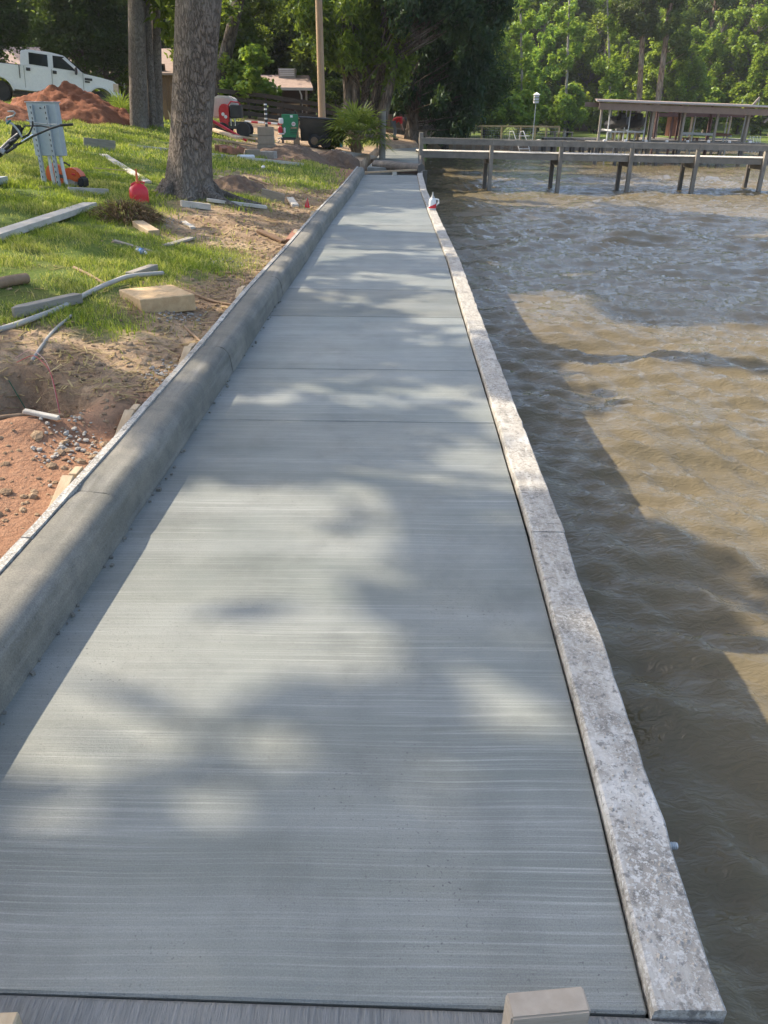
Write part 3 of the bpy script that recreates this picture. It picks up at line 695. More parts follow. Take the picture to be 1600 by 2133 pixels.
# ---- the big trunk by the walkway
b1 = gp(394, 410)
t1 = thing('sweetgum_tree', 'big grey-brown tree trunk with deep ridged bark next to the red gas can', 'tree', (b1.x, b1.y, b1.z-0.02))
top1 = pd(414, 0, b1.y) - b1
P = [(0, 0, -0.25), (0, 0, 0.0), (top1.x*0.25, 0, top1.z*0.3), (top1.x, 0, top1.z), (top1.x*2.6, 0.3, 9), (top1.x*4, 0.5, 16)]
put('trunk', trunk_mesh('trunk', P, [0.40, 0.375, 0.335, 0.35, 0.26, 0.10], 72, 0.035, 0.62, 3, 0.05), M['bark'], t1, smooth=True)
g = rng(31); cl = [((g.normal(1.2, 1.6), g.normal(0.5, 1.6), g.uniform(12.5, 18.5)), g.uniform(0.8, 1.5)) for _ in range(16)]
V, F = join_np([limb((top1.x*2.8, 0.3, max(9.0, c[0][2]-3)), c[0], 0.09, 0.02, g) for c in cl]); put('limbs', np_mesh('limbs', V, F), M['bark'], t1)
put('crown', np_mesh('crown', *leaves(cloud(cl, 6500, g), 0.2, g)), M['leaf_mid'], t1)
# roots of it
g = rng(8); parts = []
for a in (-2.9, -2.3, -0.5, 0.3, 2.6):
    c, s_ = math.cos(a), math.sin(a); mb = MB()
    mb.tube([(c*0.30, s_*0.30, 0.22), (c*0.48, s_*0.48, 0.05), (c*0.8, s_*0.8, -0.04), (c*1.2, s_*1.2, -0.14)], [0.13, 0.10, 0.06, 0.03], 8); parts.append((np.array(mb.v), np.array([f for f in mb.f if len(f) == 4])))
V, F = join_np(parts); put('root', np_mesh('root', V, F), M['bark'], t1, smooth=True)

# ---- three-stemmed tree further back
b2 = gp(300, 268)
t2 = thing('oak_tree', 'tree of three tall stems from one foot beside the palmetto and parked truck', 'tree', b2)
for (xa, xb, r0, dy) in ((290, 284, 0.30, 0.0), (318, 305, 0.15, 0.35), (330, 323, 0.17, 0.6)):
    a = pd(xa, 262, b2.y+dy) - b2; b = pd(xb, 0, b2.y+dy) - b2; e = b + (b-a)*2.2
    put('stem', trunk_mesh('stem', [(a.x, a.y, -0.4), (a.x, a.y, 0.05), b, e], [r0*1.08, r0, r0*0.85, r0*0.3], 26, 0.05, 0.35, 5+xa, 0.16), M['bark'], t2, smooth=True)
g = rng(32); cl = [((g.normal(-0.6, 1.9), g.normal(0.5, 2.2), g.uniform(6.5, 20)), g.uniform(0.9, 1.7)) for _ in range(36)]
cl += [(pd(345, 25, b2.y)-b2, 0.55), (pd(352, 70, b2.y)-b2, 0.35), (pd(340, -40, b2.y)-b2, 0.8)]
put('crown', np_mesh('crown', *leaves(cloud(cl, 15000, g), 0.2, g)), M['leaf_mid'], t2)

# ---- prototypes
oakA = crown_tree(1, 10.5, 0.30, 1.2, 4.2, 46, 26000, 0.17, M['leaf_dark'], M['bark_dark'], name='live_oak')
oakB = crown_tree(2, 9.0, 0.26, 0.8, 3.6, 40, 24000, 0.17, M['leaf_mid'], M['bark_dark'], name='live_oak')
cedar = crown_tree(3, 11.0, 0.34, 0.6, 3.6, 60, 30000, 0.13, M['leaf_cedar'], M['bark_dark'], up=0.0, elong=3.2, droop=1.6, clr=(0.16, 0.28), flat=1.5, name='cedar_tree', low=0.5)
farA = crown_tree(4, 17, 0.30, 2.0, 4.6, 130, 34000, 0.22, M['leaf_far'], M['bark'], clr=(0.09, 0.22), name='broadleaf_tree', flat=1.15, fill=1.0)
farB = crown_tree(5, 15, 0.26, 0.8, 3.8, 120, 29000, 0.22, M['leaf_far'], M['bark'], clr=(0.09, 0.22), name='broadleaf_tree', flat=1.15, fill=1.0)
farC = crown_tree(6, 20, 0.34, 1.0, 5.0, 130, 29000, 0.28, M['leaf_mid'], M['bark_dark'], clr=(0.09, 0.22), name='broadleaf_tree', flat=1.15, fill=1.0)
pineA = crown_tree(7, 24, 0.30, 9.5, 3.4, 36, 13000, 0.16, M['leaf_pine'], M['bark_pine'], up=0.1, elong=4.5, clr=(0.22, 0.36), flat=0.6, name='pine_tree')
pineB = crown_tree(8, 26, 0.34, 6.5, 3.0, 44, 15000, 0.16, M['leaf_pine'], M['bark_pine'], up=0.1, elong=4.5, clr=(0.2, 0.34), flat=0.6, name='pine_tree', lean=0.03)
bushA = crown_tree(9, 2.6, 0.06, 0.1, 1.5, 22, 5200, 0.13, M['leaf_mid'], M['bark_dark'], name='shrub')
bushB = crown_tree(10, 3.4, 0.07, 0.1, 1.5, 26, 6500, 0.17, M['leaf_far'], M['bark_dark'], name='shrub')
yardT = crown_tree(11, 12.5, 0.15, 5.6, 3.9, 17, 1900, 0.26, M['leaf_mid'], M['bark'], clr=(0.17, 0.30), name='yard_tree')

tallT = crown_tree(12, 25, 0.34, 12.5, 3.6, 40, 11000, 0.24, M['leaf_pine'], M['bark_pine'], elong=2.5, clr=(0.22, 0.36), name='tall_pine')

def at(px, y, py=None):
    d = ray(px, py if py is not None else 250.0); return d.x*y/d.y
def stand(px, y): x = at(px, y); return (x, y, gz1(x, y)-0.05)

# ---- dark trees behind the yard (a step back from the truck and the tools)
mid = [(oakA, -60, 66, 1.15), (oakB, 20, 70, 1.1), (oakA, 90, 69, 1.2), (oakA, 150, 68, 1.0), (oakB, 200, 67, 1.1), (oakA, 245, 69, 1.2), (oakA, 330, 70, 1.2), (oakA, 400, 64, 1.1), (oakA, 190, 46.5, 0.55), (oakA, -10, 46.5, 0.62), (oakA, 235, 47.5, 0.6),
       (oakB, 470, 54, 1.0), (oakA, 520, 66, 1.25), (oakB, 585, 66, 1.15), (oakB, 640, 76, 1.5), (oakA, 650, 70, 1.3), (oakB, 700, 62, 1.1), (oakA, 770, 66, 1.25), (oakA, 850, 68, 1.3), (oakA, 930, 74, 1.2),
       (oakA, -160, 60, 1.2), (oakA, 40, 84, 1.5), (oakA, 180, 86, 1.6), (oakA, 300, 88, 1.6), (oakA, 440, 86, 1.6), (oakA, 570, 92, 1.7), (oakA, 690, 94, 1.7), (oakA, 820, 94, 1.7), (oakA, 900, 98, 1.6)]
for k, (pr, px, y, s) in enumerate(mid):
    x, yy, z = stand(px, y)
    wh = next(w for lim, w in ((-20, 'past the tail of the white truck'), (130, 'above the white truck bed'), (225, 'above the white truck bonnet'), (290, 'beside the three-stemmed tree'), (380, 'between the three-stemmed tree and the big trunk'), (490, 'just past the big ridged trunk'), (620, 'behind the vent-topped porch'), (690, 'behind the utility pole'), (800, 'behind the fluted cedar'), (2000, 'behind the drooping cedar')) if px < lim)
    plant(pr, used, (x, yy, z), s, None, ('low ' if s < 0.7 else 'near ' if y < 60 else 'middle ' if y < 78 else 'tall hindmost ') + ('dark oak ' if pr is oakA else 'leafy green oak ') + wh, 'tree', 'dark oaks behind the yard')
# leaning dark stem behind the big trunk
b3 = stand(455, 47); t3 = thing('oak_tree', 'dark oak stem leaning away behind the big ridged trunk', 'tree', b3)
a = pd(462, 150, 47)-Vector(b3); b = pd(497, 0, 47)-Vector(b3); e = b + (b-a)*1.2
put('trunk', trunk_mesh('trunk', [(a.x-0.3, 0, -0.2), (a.x-0.2, 0, 0.8), a, b, e], [0.5, 0.45, 0.36, 0.3, 0.12], 16, 0.06, 0.2, 2, 0.3), M['bark_dark'], t3, smooth=True)
g = rng(33); cl = [((e.x+g.normal(0, 2), g.normal(0, 2), e.z+g.uniform(-2.5, 2.5)), g.uniform(0.7, 1.4)) for _ in range(16)] + [(pd(468, 130, 46)-Vector(b3), 0.5), (pd(475, 20, 46)-Vector(b3), 0.7)]
put('crown', np_mesh('crown', *leaves(cloud(cl, 9000, g), 0.15, g)), M['leaf_mid'], t3)
# pale sunlit stem far left
b4 = stand(98, 50); t4 = thing('pine_tree', 'slim pale trunk catching sun behind the white truck', 'tree', b4)
a = pd(101, 112, 50)-Vector(b4); b = pd(94, 0, 50)-Vector(b4)
put('trunk', trunk_mesh('trunk', [(a.x, 0, -0.3), a, b, b+(b-a)*1.6], [0.24, 0.2, 0.18, 0.08], 14, 0.05, 0.2, 9, 0.3), M['bark_pine'], t4, smooth=True)
g = rng(34); cl = [((b.x+g.normal(0, 1.6), g.normal(0, 1.6), b.z+g.uniform(1, 7)), g.uniform(0.6, 1.2)) for _ in range(14)]
put('crown', np_mesh('crown', *leaves(cloud(cl, 6000, g), 0.16, g)), M['leaf_mid'], t4)
# fluted many-stemmed cedar and the ones hanging over the shore
def hanging(name, label, px, y, spots, n, leaf, mat, stems, seed, droop=1.6, elong=3.0):
    g = rng(seed); b = Vector(stand(px, y)); o = thing(name, label, 'tree', b)
    for (xa, ya, xb, yb, r0) in stems:
        p = pd(xa, ya, y)-b; q = pd(xb, yb, y)-b; p.z = min(p.z, 0.1)
        put('stem', trunk_mesh('stem', [(p.x, g.normal(0, .2), -0.3), (p.x, 0, 0.1), ((p.x*0.6+q.x*0.4), g.normal(0, .2), q.z*0.45), q, q+(q-p)*0.5], [r0*1.1, r0, r0*0.8, r0*0.5, r0*0.1], 14, 0.10, 0.3, int(xa), 0.25), M['bark_dark'], o, smooth=True)
    cl = []; parts = []
    for (cx, cy, rpx, w) in spots:
        for _ in range(w):
            dy = g.normal(0, 1.1); a = g.uniform(0, 6.28); rr = rpx*math.sqrt(g.random())
            c = pd(cx+rr*math.cos(a), cy+rr*math.sin(a), y+dy)-b; r = g.uniform(0.35, 0.75)
            cl.append((c[:], (r, r, r*1.3))); parts.append(limb((c.x*0.04, c.y*0.04, max(0.5, c.z*0.65)), c[:], 0.045, 0.01, g))
    V, F = join_np(parts); put('limbs', np_mesh('limbs', V, F), M['bark_dark'], o)
    put('crown', np_mesh('crown', *leaves(cloud(cl, n, g), leaf, g, elong, 0.1, 0.45, droop)), mat, o); return o
hanging('cedar_tree', 'many-stemmed brown cedar with fluted bark behind the fan palm', 752, 44,
        [(730, 60, 60, 14), (790, 30, 60, 12), (700, 110, 35, 6), (790, 120, 30, 5), (840, 150, 30, 5), (660, 60, 40, 6), (740, -60, 90, 14)], 17000, 0.10, M['leaf_mid'],
        [(726, 262, 716, 60, 0.22), (740, 262, 742, 50, 0.26), (752, 262, 775, 70, 0.24), (764, 262, 800, 110, 0.22), (776, 262, 822, 140, 0.2), (734, 262, 728, 90, 0.2), (770, 258, 812, 90, 0.18)], 41)
hanging('cedar_tree', 'dark drooping cedar hanging low over the privacy fence and shore', 848, 50,
        [(900, 100, 70, 22), (950, 160, 60, 18), (980, 100, 45, 12), (890, 30, 90, 18), (960, 230, 35, 9), (985, 190, 30, 7), (930, 255, 22, 5), (1000, 60, 40, 9), (860, 190, 40, 9), (930, -50, 110, 18), (940, 268, 14, 3), (910, 215, 25, 5)], 42000, 0.10, M['leaf_cedar'],
        [(858, 262, 855, 120, 0.26), (850, 270, 900, 60, 0.22), (864, 262, 890, 40, 0.2)], 42)
hanging('cedar_tree', 'black-green cedar limb mass at the top middle of the view', 790, 43,
        [(930, 10, 60, 16), (1000, 5, 60, 14), (860, 0, 70, 14), (950, -70, 120, 22), (1045, -10, 25, 4)], 20000, 0.10, M['leaf_cedar'],
        [(788, 300, 860, 0, 0.24)], 43)
plant(cedar, used, stand(835, 58), 0.95, 1.0, 'dense cedar standing straight behind the privacy fence', 'tree')
for k, (px, y, s, pr) in enumerate(((520, 46, 0.95, bushB), (480, 50, 1.1, bushA), (548, 52, 0.75, bushA), (5, 50, 1.0, bushA), (700, 52, 1.0, bushA), (240, 50, 0.9, bushA))):
    plant(pr, used, stand(px, y), s, None, 'leafy green shrub at the back of the yard ' + next(w for lim, w in ((100, 'behind the truck bed'), (300, 'behind the truck bonnet'), (500, 'beside the leaning dark stem'), (535, 'left of the porch roof'), (600, 'against the porch'), (2000, 'right of the utility pole')) if px < lim), 'shrub', 'shrubs at the back of the yard')

# ---- far shore woods: light green, sunlit
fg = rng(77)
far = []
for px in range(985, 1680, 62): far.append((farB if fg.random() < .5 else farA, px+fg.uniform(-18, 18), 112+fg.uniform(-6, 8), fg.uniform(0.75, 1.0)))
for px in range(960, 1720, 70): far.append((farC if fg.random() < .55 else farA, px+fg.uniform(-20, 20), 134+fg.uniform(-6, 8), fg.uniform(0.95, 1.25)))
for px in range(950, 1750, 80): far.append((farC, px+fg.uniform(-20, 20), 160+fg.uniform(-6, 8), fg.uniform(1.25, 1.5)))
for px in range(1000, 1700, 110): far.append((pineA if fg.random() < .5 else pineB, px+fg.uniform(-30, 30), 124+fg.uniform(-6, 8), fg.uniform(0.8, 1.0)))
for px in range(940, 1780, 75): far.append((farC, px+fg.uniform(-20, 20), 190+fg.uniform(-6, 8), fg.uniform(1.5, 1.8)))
def where_far(px):
    for lim, w in ((1020, 'beside the hanging cedar'), (1085, 'above the pale ladder'), (1150, 'above the birdhouse'), (1225, 'around the hillside house'), (1300, 'over the shore end of the boathouse'), (1360, 'behind the straight bare pine'), (1430, 'behind the leaning pine'), (1510, 'over the middle of the boathouse roof'), (1590, 'over the outer end of the boathouse roof')):
        if px < lim: return w
    return 'at the outer edge past the boathouse'
def row_far(y): return 'front-row' if y < 122 else 'second-row' if y < 146 else 'third-row' if y < 175 else 'hindmost'
for pr, px, y, s in far:
    pine = pr in (pineA, pineB)
    plant(pr, used, stand(px, y), s, None, ('slender tufted pine across the water, ' + where_far(px)) if pine else (row_far(y) + (' light green' if pr is not farC else ' deep green') + ' tree across the water ' + where_far(px)), 'tree', 'pines across the water' if pine else 'trees across the water')
for px, y, s, lab in ((1332, 95, 1.0, 'tall straight bare pine trunk behind the boathouse roof'), (1378, 94, 1.05, 'leaning pine with orange bark and tufted top behind the boathouse')):
    b = Vector(stand(px, y)); o = thing('pine_tree', lab, 'tree', b)
    bot, tp = ((1328, 270), (1343, 0)) if px == 1332 else ((1372, 200), (1398, 0))
    a = pd(*bot, y)-b; c = pd(*tp, y)-b; dn = a + (a-c)*(a.z/max(0.1, c.z-a.z))
    put('trunk', trunk_mesh('trunk', [(dn.x, 0, -0.3), (dn.x, 0, 0.1), a, c, c+(c-a)*0.9], [0.36, 0.35, 0.32, 0.24, 0.06], 14, 0.04, 0.2, px, 0.5), M['bark_pine'], o, smooth=True)
    g = rng(px); cl = []
    tufts = [(1310, 40, 26), (1350, 50, 20), (1300, 20, 22), (1352, 5, 20), (1345, -40, 40), (1330, 62, 12)] if px == 1332 else [(1395, 55, 14), (1380, 68, 12), (1420, 85, 14), (1425, 110, 10), (1398, 35, 14), (1405, 0, 24), (1395, -50, 40), (1372, 62, 8)]
    parts = []
    for (qx, qy, rp) in tufts:
        for _ in range(max(2, rp//4)):
            p = pd(qx+g.uniform(-rp, rp), qy+g.uniform(-rp, rp)*0.45, y+g.normal(0, 0.8))-b; cl.append((p[:], g.uniform(0.45, 0.8)))
        p = pd(qx, qy, y)-b; tt = min(1.4, max(0, (p.z-1.2-a.z)/(c.z-a.z))); parts.append(limb((a+(c-a)*tt)[:], p[:], 0.07, 0.02, g))
    V, F = join_np(parts); tag(put('limbs', np_mesh('limbs', V, F), M['bark_pine'], o), kind='stuff')
    put('crown', np_mesh('crown', *leaves(cloud(cl, 9000, g), 0.15, g, 4.0, 0.1)), M['leaf_pine'], o)
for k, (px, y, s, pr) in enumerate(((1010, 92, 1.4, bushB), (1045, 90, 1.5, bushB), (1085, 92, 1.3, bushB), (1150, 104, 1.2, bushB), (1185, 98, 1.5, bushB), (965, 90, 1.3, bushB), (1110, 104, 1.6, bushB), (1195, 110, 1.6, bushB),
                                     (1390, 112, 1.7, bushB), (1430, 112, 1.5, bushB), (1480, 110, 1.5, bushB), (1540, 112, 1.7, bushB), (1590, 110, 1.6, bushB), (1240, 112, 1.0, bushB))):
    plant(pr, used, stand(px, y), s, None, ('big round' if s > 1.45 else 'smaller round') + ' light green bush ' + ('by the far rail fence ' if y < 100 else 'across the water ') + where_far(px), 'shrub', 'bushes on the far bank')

for k, (pa, pb_, y, lab) in enumerate((((1274, 262), (1266, 20), 96, 'pale slender leafy tree standing behind the shore end of the boathouse'), ((1090, 262), (1084, 0), 97, 'pale thin-stemmed tree just behind the ladder and rail fence'), ((1178, 262), (1186, 10), 98, 'pale thin-stemmed tree before the hillside house'))):
    b = Vector(stand(pa[0], y)); o = thing('slender_tree', lab, 'tree', b); a = pd(*pa, y)-b; c = pd(*pb_, y)-b; g = rng(600+k)
    put('trunk', trunk_mesh('trunk', [(a.x, 0, -0.3), (a.x, 0, 0.2), (a+(c-a)*0.5)[:], c, c+(c-a)*0.4], [0.2, 0.18, 0.14, 0.10, 0.03], 10, 0.06, 0.2, 70+k, 0.4), M['bark_pale'], o, smooth=True)
    cl = []
    for q in range(26):
        t = g.uniform(0.22, 1.35); p = a+(c-a)*t; cl.append(((p.x+g.normal(0, 0.9), g.normal(0, 0.8), p.z), g.uniform(0.35, 0.8)))
    put('crown', np_mesh('crown', *leaves(cloud(cl, 5200, g), 0.2, g)), M['leaf_far'], o)
# ---- yard trees whose crowns shade the walkway (their stems stand outside the picture)
for k, (x, y, s) in enumerate(YARD):
    plant(yardT, used, (x, y, gz1(x, y)-0.05), s, 0.7*k+2.4, 'yard tree on the slope above the walkway shading the slab', 'tree', 'yard trees on the slope')

for k, (x, y, s) in enumerate(TALL):
    plant(tallT, used, (x, y, gz1(x, y)-0.05), s, 1.3*k, 'tall pine on the slope whose high crown shades the bay', 'tree', 'tall pines on the slope')
# ---- palms
def fan_leaf(mb, o, d, L, w, g, nf=15, fold=0.25):
    d = Vector(d).normalized(); sd = d.cross(Vector((0, 0, 1))).normalized(); upv = sd.cross(d)
    hub = Vector(o) + d*L*0.45 + Vector((0, 0, -0.08*L))
    mb.tube([o, (Vector(o)+hub)/2 + upv*0.03, hub], [0.012, 0.010, 0.008], 4, cap=False)
    for k in range(nf):
        a = (k/(nf-1)-0.5)*math.radians(215); q = d*math.cos(a) + sd*math.sin(a); l = L*0.55*(1-0.25*abs(a)/1.9)*g.uniform(0.85, 1.1)
        n = upv; s2 = q.cross(n).normalized()*w
        m1 = hub + q*l*0.5 + n*0.02; t1_ = hub + q*l + Vector((0, 0, -0.22*l*g.uniform(0.5, 1.4)))
        mb.add([hub, m1+s2, t1_, m1-s2], [(0, 1, 2, 3)])
def palm(name, label, base, trunk_h, r, nl, L, seed, w=0.02, lift=0.1):
    g = rng(seed); o = thing(name, label, 'palm', base)
    if trunk_h > 0.1:
        mb = MB(); mb.tube([(0, 0, -0.1), (0, 0, trunk_h*0.5), (0, 0, trunk_h)], [r, r*1.15, r*0.8], 12); mb.build('trunk', M['stick'], o)
        mb = MB()
        for k in range(46):
            a = g.uniform(0, 6.28); z = g.uniform(0.05, trunk_h); mb.tube([(r*math.cos(a), r*math.sin(a), z), (r*1.7*math.cos(a), r*1.7*math.sin(a), z+0.16), (r*2.0*math.cos(a), r*2.0*math.sin(a), z+0.05)], [0.025, 0.018, 0.008], 4)
        mb.build('husk', M['straw'], o)
    mb = MB()
    for k in range(nl):
        a = k*2.4+g.uniform(-.3, .3); e = lift + 1.35*(k/nl)*g.uniform(0.85, 1.1)
        fan_leaf(mb, (0, 0, trunk_h), (math.cos(a)*math.cos(e), math.sin(a)*math.cos(e), math.sin(e)), L*g.uniform(0.85, 1.1), w, g)
    mb.build('frond', M['leaf_palm'], o); return o
bp = gp(738, 304)
PALM_Y = 33.0
palm('fan_palm', 'yellow-green fan palm with a shaggy trunk beside the black buggy tub', (at(742, PALM_Y), PALM_Y, gz1(at(742, PALM_Y), PALM_Y)), 0.70, 0.20, 30, 1.75, 5, 0.042, -0.2)
bq = gp(258, 256); palm('palmetto', 'low spiky palmetto at the front bumper of the white truck', bq, 0.05, 0.05, 24, 1.45, 6, 0.02, 0.1)

# ---- grass: one mass of blades, denser where it is near
def blades(n, x0, x1, y0, y1, hgt, wid, seed, dens=1.0):
    g = rng(seed); x = g.uniform(x0, x1, n); y = g.uniform(y0, y1, n)
    k_ = np.clip(y/8, .6, 2); m = grass_at(x+g.normal(0, 0.16, n)*k_, y+g.normal(0, 0.24, n)*k_) & (lx(y)-CURB_W-0.12 > x)
    d = fbm(x*2.2, y*2.2, 91, 3); m &= g.random(n) < np.clip(0.66+2.0*d, 0.05, 1)*dens
    m |= (g.random(n) < 0.012) & (lx(y)-CURB_W-0.2 > x) & (y > 4.5) & (fbm(x*1.5, y*1.5, 95, 2) > 0.12)
    x, y, d = x[m], y[m], d[m]; n = len(x)
    z = gz(x, y) + bumps(x, y) - 0.01
    h = hgt*g.uniform(0.55, 1.35, n)*(1+0.7*d); a = g.uniform(0, 6.28, n); ln = g.uniform(0.25, 0.95, n)*h
    b = g.uniform(0, 6.28, n); wx_, wy_ = np.cos(b)*wid*g.uniform(.7, 1.3, n), np.sin(b)*wid
    B = np.stack([x, y, z], 1); D = np.stack([np.cos(a), np.sin(a), 0*a], 1); W = np.stack([wx_, wy_, 0*b], 1); Z = np.array([0, 0, 1.0])
    m1 = B + D*(ln*0.3)[:, None] + Z*(h*0.62)[:, None]; tp = B + D*ln[:, None] + Z*(h*0.9)[:, None]
    V = np.stack([B-W, B+W, m1+W*0.7, m1-W*0.7, tp], 1).reshape(-1, 3); k = np.arange(n)*5
    F = np.concatenate([np.stack([k, k+1, k+2, k+3], 1)]); T = np.stack([k+3, k+2, k+4, k+4], 1)
    return V, F, T
def grass_obj():
    Vs = []; Q = []; T3 = []; o = 0
    for args in ((120000, -6.5, -1.2, 4.2, 10.5, 0.058, 0.0034, 1), (110000, -9.5, -1.1, 10.0, 18, 0.066, 0.006, 2), (70000, -15, -0.9, 17.5, 30, 0.085, 0.011, 3), (40000, -22, -0.8, 29, 44, 0.12, 0.02, 4)):
        V, F, T = blades(*args); Vs.append(V); Q.append(F+o); T3.append(T[:, :3]+o); o += len(V)
    V = np.concatenate(Vs).astype(np.float32); Q = np.concatenate(Q); T = np.concatenate(T3)
    me = bpy.data.meshes.new('lawn_grass'); me.vertices.add(len(V)); me.vertices.foreach_set('co', V.ravel())
    L = np.concatenate([Q.ravel(), T.ravel()]).astype(np.int32); me.loops.add(len(L)); me.loops.foreach_set('vertex_index', L)
    me.polygons.add(len(Q)+len(T)); me.polygons.foreach_set('loop_start', np.concatenate([np.arange(len(Q))*4, len(Q)*4+np.arange(len(T))*3]).astype(np.int32))
    me.update(calc_edges=True); return put('lawn_grass', me, M['grass'])
tag(grass_obj(), 'green lawn grass with worn yellow patches on the bank', 'grass', kind='stuff')

# ================================================================== STRUCTURES ON THE WATER AND BEYOND
# ---- old walkway beyond the dig, its kerb log and posts
ow = thing('old_walkway', None, None); tag(ow, kind='structure')
for a, b in ((28.3, 31.2), (31.3, 34.4), (34.5, 37.6), (37.7, 40.9), (41.0, 44.2)):
    P = [(float(rx(y))-1.75-0.3*max(0, (y-40)/4), y) for y in (a, b)] + [(float(rx(y))-0.05, y) for y in (b, a)]
    mb = MB(); mb.prism(P, -0.35, 0.0); mb.build('slab_panel', M['slab'], ow, bevel=0.01)
mb = MB(); ys = np.linspace(28, 44, 9)
for i in range(8): mb.beam((float(rx(ys[i]))+0.02, ys[i], -1.6), (float(rx(ys[i+1]))+0.02, ys[i+1], -1.6), 0.12, 3.1)
mb.build('retaining_face', M['wood_pile'], ow)
p = pz(782, 334, 0.18); q = pz(878, 341, 0.18); mb = MB(); d = q-p
mb.tube([(0, 0, 0), d*0.3+Vector((0, 0, .02)), d*0.7, d], [0.17, 0.175, 0.165, 0.16], 14); o = mb.build('log', M['wood_pile'], loc=(p.x, p.y, 0.02), smooth=True)
tag(o, 'weathered brown log lying across the far end of the new slab', 'log')
mb = MB(); mb.box((0, 0, 0), (1.75, 0.05, 0.30)); o = mb.build('header_board', M['wood_tan'], loc=(float((lx(25.2)+rx(25.2))/2)+0.02, END_Y+0.05, -0.18)); tag(o, 'wooden header board closing the far end of the slab', 'board')
mb = MB(); mb.beam((float(lx(26))-0.2, 26.4, -0.05), (float(rx(27)), 27.3, 0.0), 0.1, 0.05); o = mb.build('timber', M['wood_tan']); tag(o, 'pale timber lying in the red clay trench before the log', 'timber')
mb = MB(); mb.beam((0, 0, -2.2), (0, 0, 0.05), 0.14, 0.14, (0, 1, 0)); o = mb.build('wall_post', M['wood_pile'], loc=(float(rx(26.2))+0.22, 26.2, 0)); tag(o, 'dark timber pile at the corner where the log ends', 'post')
mb = MB(); mb.box((0, 0, 0.03), (0.12, 0.05, 0.14)); o = mb.build('stake', M['wood_white'], loc=pz(822, 366, 0.0)+Vector((0, 0.1, 0)), rot=(0, 0, 0.2)); tag(o, 'short white stake at the far edge of the slab', 'stake')
for a, lab in ((797, 'thick wooden post on the bank before the old walkway'),):
    y = 33.0; x = at(a, y); top = pd(a, 232, y); z0 = gz1(x, y)
    mb = MB(); mb.tube([(x, y, z0-0.3), (x, y, top.z)], 0.13, 12); o = mb.build('post', M['wood_dock'], smooth=True); tag(o, lab, 'post')

# ---- walkway dock with a low rail
dock = thing('dock', 'weathered timber dock on paired piles with a low side rail crossing the bay', 'dock', (1.4, 40.4, 0))
dock.location = (0, 0, 0)
DA, DB = Vector((1.35, 38.0, pd(875, 314, 38.0).z)), Vector((20.8, 38.7, 0.0)); DB.z = DA.z + (pd(1590, 330, 38.4).z-DA.z)*(20.8-1.35)/(pd(1590, 330, 38.4).x-1.35); dd = (DB-DA); dl = dd.length; du = dd.normalized(); dn = Vector((-du.y, du.x, 0)).normalized()   # dn points away from the camera
DWID = 1.25
def dp(t, n, z=0.0): p = DA + du*t + dn*n; p.z += z; return p
nb = int(dl/0.15)
for k in range(nb):
    mb = MB(); mb.beam(dp(k*0.15+0.072, -0.06), dp(k*0.15+0.072, DWID+0.05), 0.138, 0.035); mb.build('deck_board', M['wood_white'], dock)  # pale wood puts the sunlit deck top into the colour
for n in (0.0, DWID):
    for k in range(6):
        a, b = k*dl/6, (k+1)*dl/6-0.01
        mb = MB(); mb.beam(dp(a, n, -0.15), dp(b, n, -0.15), 0.05, 0.23); mb.build('stringer', M['wood_dock'], dock)
posts_t = [0.12]
for px in (1022, 1166, 1313, 1450, 1592, 1735):
    best = min(np.arange(0, dl, 0.02), key=lambda t: abs((lambda p: (Vector(p)-Vector((0, 0, EYE))))(dp(t, 0)).x / dp(t, 0).y - at(px, 1.0, 330)))
    posts_t.append(float(best))
for k, t in enumerate(posts_t):
    mb = MB(); mb.beam(dp(t, -0.11, -3.2), dp(t, -0.11, 0.50 if k else 0.74), 0.17, 0.17, du); mb.build('post', M['wood_dock'], dock, bevel=0.012)
    mb = MB(); mb.beam(dp(t, DWID+0.11, -3.2), dp(t, DWID+0.11, -0.05), 0.17, 0.17, du); mb.build('pile', M['wood_pile'], dock, bevel=0.012)
    if k:
        mb = MB(); mb.beam(dp(t+0.0, -0.02, -0.38), dp(t, DWID+0.2, -0.38), 0.06, 0.22); mb.build('cross_beam', M['wood_dock'], dock)
ts = [0.12] + posts_t[1:] + [dl]
for a, b in zip(ts[:-1], ts[1:]):
    if b - a < 0.3: continue
    mb = MB(); mb.beam(dp(a, -0.22, 0.40), dp(b-0.012, -0.22, 0.40), 0.045, 0.21); mb.build('rail_board', M['wood_dock'], dock)
    mb = MB(); mb.beam(dp(a, -0.16, 0.53), dp(b-0.012, -0.16, 0.53), 0.19, 0.035); mb.build('rail_cap', M['wood_grey'], dock)  # lighter wood than the rail below: sun on its top put in as colour

# ---- boathouse
bh = thing('boathouse', 'open boathouse with a flat brown roof on timber posts behind the long dock', 'boathouse', (20, 62, 0)); bh.location = (0, 0, 0)
Y1, Y2 = 60.0, 64.0
def bx_(px, y, row=260): return at(px, y, row)
zd = pd(1400, 296, Y1).z
xl, xr = bx_(1243, Y1), bx_(1590, Y1)
zt = [pd(1253, 213, Y1).z, pd(1590, 226, Y1).z]
sl = (zt[1]-zt[0])/(xr-xl)
mb = MB(); V = []
for (x, y, z) in ((xl-0.15, Y1-0.5, zt[0]-sl*0.15), (xr+0.5, Y1-0.5, zt[1]), (xr+0.5, Y2+0.5, zt[1]+0.20), (xl+0.75, Y2+0.5, zt[0]+0.20+sl*0.75)):
    V += [(x, y, z), (x, y, z+0.10)]
mb.add(V, [(0, 2, 4, 6), (7, 5, 3, 1), (0, 1, 3, 2), (2, 3, 5, 4), (4, 5, 7, 6), (6, 7, 1, 0)]); mb.build('roof', M['roof_brown'], bh)
